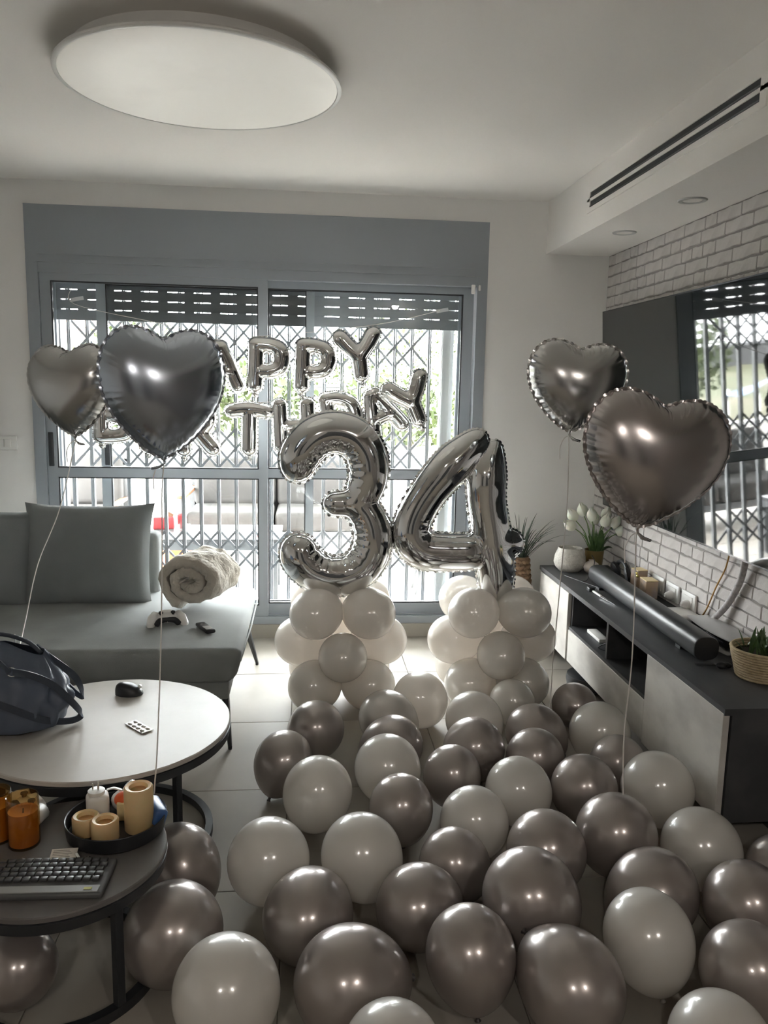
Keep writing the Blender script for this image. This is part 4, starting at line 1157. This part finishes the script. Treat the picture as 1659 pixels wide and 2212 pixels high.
# ------------------------------------------------------------------ heart balloons
def heart_mesh(wd, ht, dp, n=240, m=24):
    half = [(0, .395), (.06, .425), (.13, .455), (.25, .475), (.38, .425), (.47, .305), (.5, .15), (.475, -.02), (.39, -.19), (.26, -.345), (.13, -.455), (.04, -.505), (0, -.52)]
    full = half + [(-x, z) for x, z in half[-2:0:-1]]
    N = len(full)
    P_ = []
    for i in range(N):
        p0, p1, p2, p3 = (np.array(full[(i + q) % N]) for q in (-1, 0, 1, 2))
        for k in range(10):
            t = k / 10
            P_.append(.5 * (2 * p1 + (p2 - p0) * t + (2 * p0 - 5 * p1 + 4 * p2 - p3) * t * t + (3 * p1 - p0 - 3 * p2 + p3) * t ** 3))
    P_ = np.array(P_); n = len(P_)
    P_[:, 0] *= wd; P_[:, 1] *= ht
    arc = np.concatenate([[0], np.cumsum(np.linalg.norm(np.roll(P_, -1, 0) - P_, axis=1))[:-1]])
    # membrane height over the outline
    G = 90
    gx = np.linspace(-wd * .56, wd * .56, G); gz = np.linspace(-ht * .58, ht * .54, G)
    ang = np.arctan2(P_[:, 1], P_[:, 0]); rad = np.hypot(P_[:, 0], P_[:, 1]); o_ = np.argsort(ang)
    XX, ZZ = np.meshgrid(gx, gz, indexing='ij')
    lim = np.interp(np.arctan2(ZZ, XX), ang[o_], rad[o_], period=2 * PI)
    mask = np.hypot(XX, ZZ) < lim
    Hh = np.zeros((G, G))
    for it in range(2200):
        Hh[1:-1, 1:-1] = np.where(mask[1:-1, 1:-1], .25 * (Hh[2:, 1:-1] + Hh[:-2, 1:-1] + Hh[1:-1, 2:] + Hh[1:-1, :-2] + 1), 0)
    Hh = np.sqrt(Hh / Hh.max())
    def hs(x, z):
        fx = np.clip((x - gx[0]) / (gx[1] - gx[0]), 0, G - 1.001); fz = np.clip((z - gz[0]) / (gz[1] - gz[0]), 0, G - 1.001)
        i, k = int(fx), int(fz); a, b = fx - i, fz - k
        return (Hh[i, k] * (1 - a) * (1 - b) + Hh[i + 1, k] * a * (1 - b) + Hh[i, k + 1] * (1 - a) * b + Hh[i + 1, k + 1] * a * b)
    out = MB()
    base = []
    for j in range(m + 1):
        s = math.sin(PI / 2 * j / m)
        row = []
        for i in range(n):
            cr = .5 + .5 * math.cos(arc[i] * 2 * PI / .029 + 1.2 * math.sin(i * .37))
            y = dp * hs(P_[i, 0] * s, P_[i, 1] * s) * (1 if s < .9 else max(0, (1 - s) / .1) ** .5 * .8 + .2 * (s < 1))
            deep = .034 * max(0, s - .76) * cr ** 3 * (.35 + .65 * (.5 + .5 * math.sin(arc[i] * 9 + 1))) * (1 - s ** 12)
            e = 1 - .014 * cr * s ** 10
            row.append((P_[i, 0] * s * e, max(0, y - deep), P_[i, 1] * s * e))
        base.append(row)
    for sg in (-1, 1):
        vs = [(x, sg * y, z) for row in base for x, y, z in row]
        fs = []
        for j in range(m):
            for i in range(n):
                a, b = j * n + i, j * n + (i + 1) % n
                f = (a, b, b + n, a + n)
                fs.append(f[::-1] if sg > 0 else f)
        out.raw(vs, fs)
    seam_ = MB()
    for i in range(n):
        q = P_[i] / np.linalg.norm(P_[i])
        wv_ = .0075 * (.5 + .5 * abs(math.sin(arc[i] * PI / .018)))
        seam_.v += [(P_[i, 0] * .985, 0, P_[i, 1] * .985), (P_[i, 0] + q[0] * wv_, .0025 * math.sin(arc[i] * PI / .018), P_[i, 1] + q[1] * wv_)]
    seam_.f = [(2 * i, 2 * i + 1, 2 * ((i + 1) % n) + 1, 2 * ((i + 1) % n)) for i in range(n)]
    return out, seam_, P_[:, 1].min()
def heart(label, c, wd, ht, yaw, roll, m, string, tail):
    b, s, zmin = heart_mesh(wd, ht, .105)
    t = Thing('heart_balloon', label, 'balloon', c, group='heart balloons')
    Rm = RZ(yaw) @ RY(roll)
    t.o.rotation_euler = Rm.to_euler()
    t.part('foil_body', b, m, 1, local=True)
    t.part('seam', s, m, 1, local=True)
    t.part('neck', MB().tube([(0, 0, zmin + .02), (0, 0, zmin - .008), (.004, -.003, zmin - .018), (.02 * tail, -.006, zmin - .03), (.045 * tail, -.006, zmin - .034)], [.02, .009, .006, .012, .009], 10, .5), m, 1, local=True)
    tip = Vector(c) + Rm @ Vector((0, 0, zmin - .018))
    inv = Rm.transposed()
    pts = [inv @ (Vector(p) - Vector(c)) for p in smooth_path([tip] + list(string), 8)]
    t.part('string', MB().tube(pts, .0022, 6), 'string', 1, local=True)
    curl = [tip, tip + Vector((-.02, -.005, -.012)), tip + Vector((-.035, -.008, -.045)), tip + Vector((-.033, -.01, -.09))]
    t.part('string_end', MB().tube([inv @ (Vector(p) - Vector(c)) for p in smooth_path(curl, 5)], .002, 6), 'string', 1, local=True)
heart('large steel-grey heart balloon in front of the banner, left', (-.485, 2.80, 1.455), .42, .44, math.radians(22), math.radians(1), 'satin3',
      [(-.480, 2.70, 1.127), (-.465, 2.6, 1.004), (-.439, 2.42, .821), (-.421, 2.27, .654), (-.408, 2.13, .482), (-.408, 2.085, .404), (-.415, 2.09, .35), (-.45, 2.135, .2), (-.49, 2.16, .02)], -1)
heart('silver heart balloon overlapping the window frame at far left', (-.955, 3.40, 1.45), .385, .37, math.radians(-20), math.radians(-2), 'satin',
      [(-1.0, 3.32, .967), (-1.04, 3.15, .775), (-1.03, 2.95, .60), (-.98, 2.72, .56), (-.93, 2.565, .675)], 1)
heart('silver heart balloon beside the television, farther of the right pair', (1.025, 3.0, 1.507), .377, .341, math.radians(-6), math.radians(5), 'satin',
      [(1.017, 3.0, 1.05), (1.013, 3.02, .7), (1.015, 3.06, .35), (1.03, 3.10, .05)], 1)
heart('silver heart balloon with painted mauve reflection before the television, nearer of the right pair', (1.015, 2.25, 1.293), .43, .395, math.radians(-4), math.radians(9), 'satin2',
      [(.99, 2.24, .7), (.975, 2.22, .4), (.94, 2.06, .022)], 1)

# ------------------------------------------------------------------ latex balloons
BAL = [
('W',(0.503,3.296,0.129),0.1213,(0.38,0.58,-0.72), 'pinkish white balloon glowing on the floor between the two balloon stacks'),
('L',(0.342,3.115,0.122),0.1166,(0.74,-0.27,-0.61), 'pale silver balloon lying on its side, dark knot to the right, before the stacks'),
('S',(0.043,3.006,0.131),0.1126,(-0.24,0.52,-0.82), 'silver balloon just before the left stack, touching only bare floor at its left'),
('S',(0.332,2.862,0.122),0.1156,(-0.74,0.18,-0.65), 'silver balloon tipped leftwards in front of the pale silver side-lying balloon'),
('W',(0.292,2.630,0.149),0.1172,(0.26,0.36,-0.90), 'pearl white balloon in front of the leftward-tipped silver balloon'),
('S',(-0.076,2.729,0.136),0.1058,(-0.36,-0.21,-0.91), 'tall silver balloon at the left rim of the heap, dark knot at lower left'),
('W',(0.043,2.459,0.158),0.1145,(-0.17,0.18,-0.97), 'pearl white balloon right beside the tall silver one at the left rim'),
('S',(0.517,2.585,0.140),0.1021,(0.04,0.25,-0.97), 'silver balloon in the middle of the heap, right of a pearl white one'),
('W',(0.698,3.072,0.127),0.1172,(0.55,0.33,-0.76), 'pearl white balloon at the back, in front of the right stack'),
('S',(0.633,2.774,0.145),0.1157,(-0.04,0.47,-0.88), 'silver balloon directly in front of the back white balloon, centre of heap'),
('W',(0.914,3.285,0.113),0.1012,(0.27,0.55,-0.79), 'small pearl white balloon at the foot of the right stack'),
('S',(0.921,2.941,0.123),0.1171,(0.78,0.03,-0.62), 'silver balloon tipped rightwards, behind another silver one, right of centre'),
('S',(0.851,2.707,0.135),0.1082,(0.16,0.45,-0.88), 'silver balloon right in front of the rightward-tipped silver balloon'),
('S',(1.195,3.269,0.100),0.0995,(0.15,0.98,-0.11), 'small silver balloon farthest back beside the cabinet, dark tip facing out'),
('W',(1.173,2.907,0.137),0.1204,(0.37,0.46,-0.80), 'pearl grey-white balloon beside the cabinet drawer, second from the back'),
('S',(1.161,2.681,0.118),0.1036,(0.37,0.46,-0.80), 'silver balloon half hidden beneath the cabinet drawer edge'),
('W',(0.723,2.465,0.139),0.1121,(0.36,0.34,-0.87), 'pearl white balloon in the middle right of the heap, ringed by silver ones'),
('S',(0.952,2.464,0.141),0.1130,(0.16,0.45,-0.88), 'silver balloon left of the large white one by the cabinet door'),
('W',(1.196,2.428,0.154),0.1211,(0.26,0.36,-0.90), 'large pearl white balloon against the near cabinet door'),
('W',(0.533,2.286,0.137),0.1080,(0.26,0.36,-0.90), 'pearl white balloon tipped sideways in the very centre of the heap'),
('S',(0.310,2.368,0.146),0.1030,(0.08,0.04,-1.00), 'tall narrow silver balloon between two pearl whites, left of centre'),
('S',(0.947,2.165,0.150),0.1225,(0.26,0.44,-0.86), 'large silver balloon the near right heart string passes in front of'),
('W',(-0.101,2.105,0.146),0.1170,(-0.04,0.47,-0.88), 'pearl white balloon alone at the left rim beside bare floor'),
('W',(0.165,2.105,0.150),0.1165,(0.40,0.13,-0.91), 'tall pearl white balloon left of centre, third row from the front'),
('S',(0.711,2.106,0.143),0.1166,(0.26,0.44,-0.86), 'silver balloon right of centre, before the pearl white middle-right one'),
('S',(0.436,2.096,0.117),0.1022,(0.55,0.23,-0.80), 'silver balloon leaning right, directly before the central white balloon'),
('W',(1.187,2.101,0.136),0.1163,(0.51,0.24,-0.83), 'pearl white balloon leaning right by the cabinet corner'),
('S',(0.958,1.922,0.122),0.1184,(-0.84,-0.21,-0.50), 'large silver balloon with knot at lower left, behind the upright front white one'),
('S',(0.010,1.897,0.117),0.1168,(0.39,0.92,-0.04), 'silver balloon with dark tip facing out, behind the front left pair'),
('S',(0.305,1.924,0.111),0.1104,(0.81,0.55,-0.19), 'silver balloon with dark tip at its left, middle of the front half'),
('S',(0.598,1.871,0.156),0.1278,(0.50,0.13,-0.86), 'large silver balloon leaning right, front half right of centre'),
('W',(0.853,1.716,0.147),0.1100,(0.20,-0.27,-0.94), 'tall pearl white pear-shaped balloon upright at front right'),
('S',(1.165,1.811,0.152),0.1116,(0.24,0.14,-0.96), 'silver balloon cut by the right photo edge, behind another silver one'),
('S',(1.047,1.594,0.140),0.1120,(0.16,0.45,-0.88), 'silver balloon cut by the right photo edge, nearest the camera'),
('S',(1.388,2.007,0.117),0.0998,(0.28,0.49,-0.83), 'silver balloon in the shade under the cabinet end at the right edge'),
('S',(0.398,1.688,0.147),0.1082,(0.10,-0.27,-0.96), 'tall silver pear-shaped balloon at the front, centre of the photo'),
('S',(0.107,1.646,0.125),0.1242,(0.91,0.34,-0.26), 'large silver balloon at the front left of centre, dark tip at its left'),
('S',(0.622,1.607,0.120),0.1190,(-0.48,0.85,0.24), 'large silver balloon at the front right of centre'),
('W',(-0.170,1.601,0.154),0.1184,(0.16,0.37,-0.91), 'pearl white balloon at the front, beside the small table leg'),
('W',(0.181,1.423,0.133),0.1062,(0.06,0.46,-0.88), 'pearl white balloon cut by the bottom photo edge, centre'),
('W',(0.871,1.397,0.134),0.1072,(0.16,0.45,-0.88), 'pearl white balloon cut by the bottom photo edge, right corner'),
('S',(-0.325,1.837,0.130),0.1229,(-0.44,0.55,-0.71), 'silver balloon beside the leg of the small dark table'),
('S',(-0.356,2.144,0.118),0.1113,(0.59,-0.38,-0.71), 'silver balloon with knot to the right, between the two tables'),
('S',(-0.676,1.776,0.100),0.0891,(-0.33,0.51,-0.79), 'silver balloon under the small dark table at the left edge'),
]

def latex_profile():
    pr = []
    for i in range(33):
        t = PI * i / 32
        if t <= PI / 2:
            pr.append((max(1e-4, math.sin(t)), 1.06 * math.cos(t)))
        else:
            u = (t - PI / 2)
            pr.append((max(.05, math.cos(u) ** 1.12 * (1 - .10 * math.sin(u) ** 2)), -1.27 * math.sin(u) ** .98))
    return pr
LB = {}
for k in 'WLS':
    me = MB().lathe(latex_profile(), 48).mesh('balloon_skin', 'b' + k, 1)
    me.materials.append(MT['tip' + ('W' if k == 'W' else 'S')])
    for p in me.polygons:
        if p.center.z > 1.06 * math.cos(.06): p.material_index = 1
    LB[k] = me
    kn_ = MB().lathe([(.05, -1.262), (.036, -1.285), (.05, -1.30), (.055, -1.315), (.04, -1.33), (.045, -1.35), (.075, -1.385), (.072, -1.395), (.02, -1.37), (.001, -1.36)], 14)
    LB['k' + k] = kn_.mesh('knot', 'tip' + ('W' if k == 'W' else 'S'), 1)
def latex(kind, c, R, neck, label, group):
    o = link('latex_balloon', None, None, c)
    q = (-Vector(neck)).normalized().to_track_quat('Z', 'Y')
    o.rotation_euler = q.to_euler()
    o.scale = (R, R, R)
    tag(o, label, 'balloon', group)
    link('balloon_skin', LB[kind], o); link('knot', LB['k' + kind], o)
    return o
for kind, c, R, nk, lb in BAL:
    latex(kind, c, R, nk, lb, 'loose balloons on the floor')
# the two stacks of four-balloon layers that carry the numbers
for cx, cy, side, nm in ((.168, 3.62, 'left', 'three'), (.893, 3.62, 'right', 'four')):
    for lay, (z, rad, R, rot, nmz) in enumerate(((.122, .178, .118, 45, 'bottom'), (.298, .188, .118, 0, 'middle'), (.462, .172, .116, 45, 'top'))):
        for k in range(4):
            a = math.radians(rot + 90 * k)
            dx, dy = math.cos(a), math.sin(a)
            where = {45: ['back right', 'back left', 'front left', 'front right'], 0: ['right', 'back', 'left', 'front']}[rot][k]
            dz = -.02 if lay == 1 and k == 3 else 0
            latex('W', (cx + rad * dx, cy + rad * dy, z + dz), R * (.93 if (lay == 1 and k in (1, 3)) else 1), (-dx, -dy, .05 - .12 * (lay == 0)),
                  'white balloon at the %s of the %s layer under number %s' % (where, nmz, nm), 'balloons stacked under number ' + nm)

# ------------------------------------------------------------------ the balcony and beyond
bf = struct('balcony_floor', MB().box(-4, 3.2, 4.9, 8.4, -.12, -.006), 'grout', label='balcony floor of pale tiles')
om = MB().box(-.2225, .2225, -.2225, .2225, -.01, 0).mesh('balcony_tile', 'out_tile')
for i in range(16):
    for j in range(8):
        link('balcony_tile', om, bf, (-3.76 + i * .45, 5.13 + j * .45, 0))
struct('wall_balcony', MB().box(-4, 3.2, 8.4, 8.55, -.3, .72).box(-4.03, 3.23, 8.38, 8.57, .72, .76), 'render', label='white balcony parapet')
struct('wall_outer', MB().box(-4, XL - .15, 4.75, 4.9, -.1, 2.9).box(XR + .2, 3.2, 4.75, 4.9, -.1, 2.9).box(-4, 3.2, 4.7, 4.9, 2.68, 3.0), 'render', label='outside of the house wall')
struct('sky_blocker_balcony', MB().box(-4, 3.2, 4.9, 8.3, 2.70, 2.90), 'render', label='unseen slab added over the balcony to block sky light')  # unseen slab, added to cut steep sky light on floor and furniture
os_ = Thing('outdoor_sofa', 'grey two-seat outdoor sofa with teak arm on the balcony', 'sofa', (-.27, 6.95, 0))
for x in (-.63, .10):
    os_.part('seat_cushion', MB().rbox((x, 6.93, .345), (.715, .66, .17), .05, 4), 'out_fab', 60)
    os_.part('back_cushion', MB().rbox((x, 7.19, .615), (.715, .17, .44), .06, 4, RX(-.15)), 'out_fab', 60)
os_.part('frame', MB().box(-1.03, .50, 6.62, 7.30, .20, .26).box(-1.03, .50, 7.27, 7.31, .2, .72), 'out_frame')
for x in (-1.02, .49):
    os_.part('arm_frame', MB().box(x - .022, x + .022, 6.60, 6.65, 0, .535).box(x - .022, x + .022, 7.22, 7.28, 0, .535), 'out_frame')
    os_.part('armrest', MB().rbox((x, 6.94, .55), (.075, .70, .028), .006, 2), 'wood', 40)
oc = Thing('outdoor_armchair', 'grey outdoor armchair with teak arms at the balcony left', 'chair', (-1.85, 6.9, 0))
oc.part('seat_cushion', MB().rbox((-1.88, 6.95, .34), (.56, .55, .14), .05, 4), 'out_fab', 60)
oc.part('back_cushion', MB().rbox((-1.88, 7.20, .62), (.54, .14, .44), .05, 4, RX(-.15)), 'out_fab', 60)
oc.part('frame', MB().box(-2.18, -1.58, 6.68, 7.25, .22, .27).box(-2.18, -2.14, 6.68, 6.73, 0, .44).box(-1.62, -1.58, 6.68, 6.73, 0, .44).box(-2.18, -2.14, 7.2, 7.25, 0, .8).box(-1.62, -1.58, 7.2, 7.25, 0, .8).box(-2.18, -1.58, 7.2, 7.25, .75, .8), 'out_frame')
oc.part('armrest', MB().rbox((-1.60, 6.95, .452), (.06, .6, .026), .006, 2), 'wood', 40)
oc.part('armrest', MB().rbox((-2.16, 6.95, .452), (.06, .6, .026), .006, 2), 'wood', 40)
ot = Thing('outdoor_table', 'low grey outdoor table with dark legs on the balcony', 'table', (-.72, 5.57, 0))
ot.part('table_top', MB().rbox((-.72, 5.575, .442), (1.10, .56, .022), .003, 1), 'out_top')
ot.part('apron', MB().box(-1.25, -.19, 5.31, 5.33, .375, .431).box(-1.25, -.19, 5.82, 5.84, .375, .431).box(-.21, -.19, 5.33, 5.82, .375, .431).box(-1.25, -1.23, 5.33, 5.82, .375, .431), 'out_frame')
for x in (-.215, -1.225):
    for y in (5.33, 5.82):
        ot.part('leg', MB().box(x - .025, x + .025, y - .015, y + .015, .012, .375), 'out_frame')
    ot.part('floor_rail', MB().box(x - .025, x + .025, 5.33, 5.82, 0, .012), 'out_frame')
one('glass_ashtray', MB().lathe([(.001, 0), (.05, 0), (.055, .05), (.05, .05), (.045, .012), (.001, .01)], 24, (-.845, 5.56, .453)), 'clear', 'clear glass ashtray on the balcony table', 'ashtray', (-.845, 5.56, .453), 40)
rb = Thing('red_packet', 'red snack packet beside the ashtray on the balcony table', 'packet', (-.98, 5.66, .453))
rb.part('packet', MB().rbox((-1.0, 5.66, .50), (.15, .05, .09), .012, 3, RZ(.2)), 'red', 40)
rb.part('packet_flap', MB().rbox((-.96, 5.67, .55), (.05, .02, .05), .006, 2, RY(.5)), 'wood', 40)
one('red_cup', MB().lathe([(.001, 0), (.03, 0), (.037, .1), (.034, .1), (.028, .01), (.001, .01)], 24, (-.885, 5.72, .453)), 'red', 'red plastic cup on the balcony table', 'cup', (-.885, 5.72, .453), 40)
one('lighter', MB().rbox((-.30, 5.40, .462), (.07, .025, .016), .005, 2, RZ(.5)), 'red', 'small red lighter at the balcony table corner', 'lighter', (-.30, 5.40, .453), 40)
rk = Thing('red_bucket', 'red bucket on the balcony floor behind the table', 'bucket', (-1.0, 6.15, 0))
rk.part('bucket', MB().lathe([(.001, 0), (.10, 0), (.13, .25), (.135, .25), (.13, .26), (.12, .24), (.095, .01), (.001, .01)], 28, (-1.0, 6.15, 0)), 'orange', 40)
rk.part('bail', MB().tube([(-1.0 + .13 * math.cos(a), 6.15, .25 + .08 * math.sin(a)) for a in [PI * i / 12 for i in range(13)]], .004, 6), 'steel', 1)
st_ = Thing('low_stool', 'dark low stool with tapered legs on the balcony', 'stool', (.90, 5.65, 0))
st_.part('seat', MB().lathe([(.001, .185), (.16, .185), (.19, .20), (.19, .24), (.17, .26), (.001, .265)], 36, (.90, 5.65, 0)), 'out_frame', 40)
for a in (225, 315, 45, 135):
    a = math.radians(a)
    st_.part('leg', MB().tube([(.90 + .15 * math.cos(a), 5.65 + .15 * math.sin(a), 0), (.90 + .10 * math.cos(a), 5.65 + .10 * math.sin(a), .19)], [.010, .016], 8), 'out_frame', 1)
bn = Thing('slatted_bench', 'white slatted bench with teak boards on the balcony right', 'bench', (1.35, 7.0, 0))
for z in (.27, .43):
    bn.part('board', MB().rbox((1.35, 6.8, z), (.9, .03, .045), .004, 1), 'wood')
bn.part('seat', MB().rbox((1.35, 7.05, .20), (.9, .5, .05), .01, 2), 'render')
for x in (.93, 1.77):
    bn.part('leg', MB().box(x - .02, x + .02, 6.78, 7.3, 0, .48), 'render')

struct('ground', MB().box(-60, 60, 8.55, 90, -1.0, -.3), 'garden', label='garden ground beyond the balcony')
def hill(u, v):
    x, y = -40 + 80 * u, 9 + 30 * v
    return (x, y, -.3 + 1.25 * min(1, v * 2.6) + .15 * math.sin(x * .7) * v + .1 * math.sin(x * 1.9 + y))
struct('hillside', MB().grid(hill, 60, 30), 'garden', 1, label='grassy slope behind the balcony')
rw = Thing('retaining_wall', 'grey retaining wall with coping beyond the garden', 'wall', (0, 20, .9), kind='structure')
rw.part('wall_body', MB().box(-30, 30, 20, 20.4, .2, 1.42), 'stone')
rw.part('coping', MB().box(-30, 30, 19.95, 20.45, 1.42, 1.50), 'out_top')
def tree(x, y, z, h, R, n, seed, label):
    t = Thing('garden_tree', label, 'tree', (x, y, z), group='trees beyond the balcony')
    r = random.Random(seed)
    t.part('trunk', MB().tube([(x, y, z - .2), (x + .1, y, z + h * .3), (x - .05, y, z + h * .7)], [.10, .07, .03], 8), 'bark', 1)
    m = MB()
    for k in range(n):
        while True:
            p = Vector((r.uniform(-1, 1), r.uniform(-1, 1), r.uniform(-1, 1)))
            if .25 < p.length < 1: break
        c = Vector((x + p.x * R, y + p.y * R * .8, z + h * .62 + p.z * h * .42))
        q = Quaternion((r.uniform(-1, 1), r.uniform(-1, 1), r.uniform(-1, 1), r.uniform(-1, 1))).normalized()
        s = r.uniform(.05, .10)
        m.raw([c + q @ Vector(v_) for v_ in ((-s, 0, 0), (0, -s * .5, .01), (s, 0, 0), (0, s * .5, .01))], [(0, 1, 2, 3)])
    f = t.part('foliage', m, 'tree', 1); f['kind'] = 'stuff'
tree(-2.6, 12.5, .2, 2.2, 1.0, 1500, 1, 'leafy garden tree behind the hearts at the far left')
tree(-.9, 13.5, .2, 1.8, 1.1, 1700, 2, 'leafy garden bush behind the letters R and T')
tree(1.6, 13.0, .2, 1.5, 1.2, 1800, 3, 'yellow-green garden bush right of the number three')
tree(3.0, 22.5, .9, 3.0, 1.5, 1200, 4, 'tree behind the retaining wall at the right')
tree(1.2, 23.5, .9, 2.0, 1.0, 900, 5, 'small tree behind the retaining wall near the upper Y')
def house(x0, x1, y, z0, z1, label, nw):
    t = Thing('far_house', label, 'house', ((x0 + x1) / 2, y, z0))
    t.part('wall', MB().box(x0, x1, y, y + 6, z0, z1), 'house')
    t.part('roof', MB().raw([(x0 - .3, y - .3, z1), (x1 + .3, y - .3, z1), (x1 + .3, y + 6.3, z1), (x0 - .3, y + 6.3, z1), (x0 + .5, y + 3, z1 + 1.2), (x1 - .5, y + 3, z1 + 1.2)], [(3, 2, 1, 0), (0, 1, 5, 4), (2, 3, 4, 5), (1, 2, 5), (3, 0, 4)]), 'roof')
    for i in range(nw):
        xx = x0 + (i + .5) * (x1 - x0) / nw
        f = t.part('window', MB().box(xx - .45, xx + .45, y - .04, y, (z0 + z1) / 2 - .1, (z0 + z1) / 2 + 1.0), 'render')
        t.part('pane', MB().box(xx - .38, xx + .38, y - .05, y - .04, (z0 + z1) / 2 - .03, (z0 + z1) / 2 + .93), 'hglass', sub=f)
house(-16, -8, 40, -.32, 3.4, 'pale far house behind the left of the grille', 3)
house(9, 18, 42, -.32, 4.2, 'pale far house with red roof behind the right grille', 4)
cr_ = Thing('blue_tarpaulin', 'blue tarpaulin stretched over a frame at the garden left', 'tarpaulin', (-3.3, 10.5, .1))
cr_.part('sheet', MB().grid(lambda u, v: (-4.2 + 1.5 * u, 10.2 + .9 * v, .95 + .2 * math.sin(PI * u) - .12 * v + .03 * math.sin(9 * u + 5 * v)), 14, 8), 'carblue', 1)
for x, y in ((-4.15, 10.25), (-2.75, 10.25), (-4.15, 11.05), (-2.75, 11.05)):
    cr_.part('post', MB().tube([(x, y, -.2), (x, y, .95)], .02, 6), 'steel', 1)
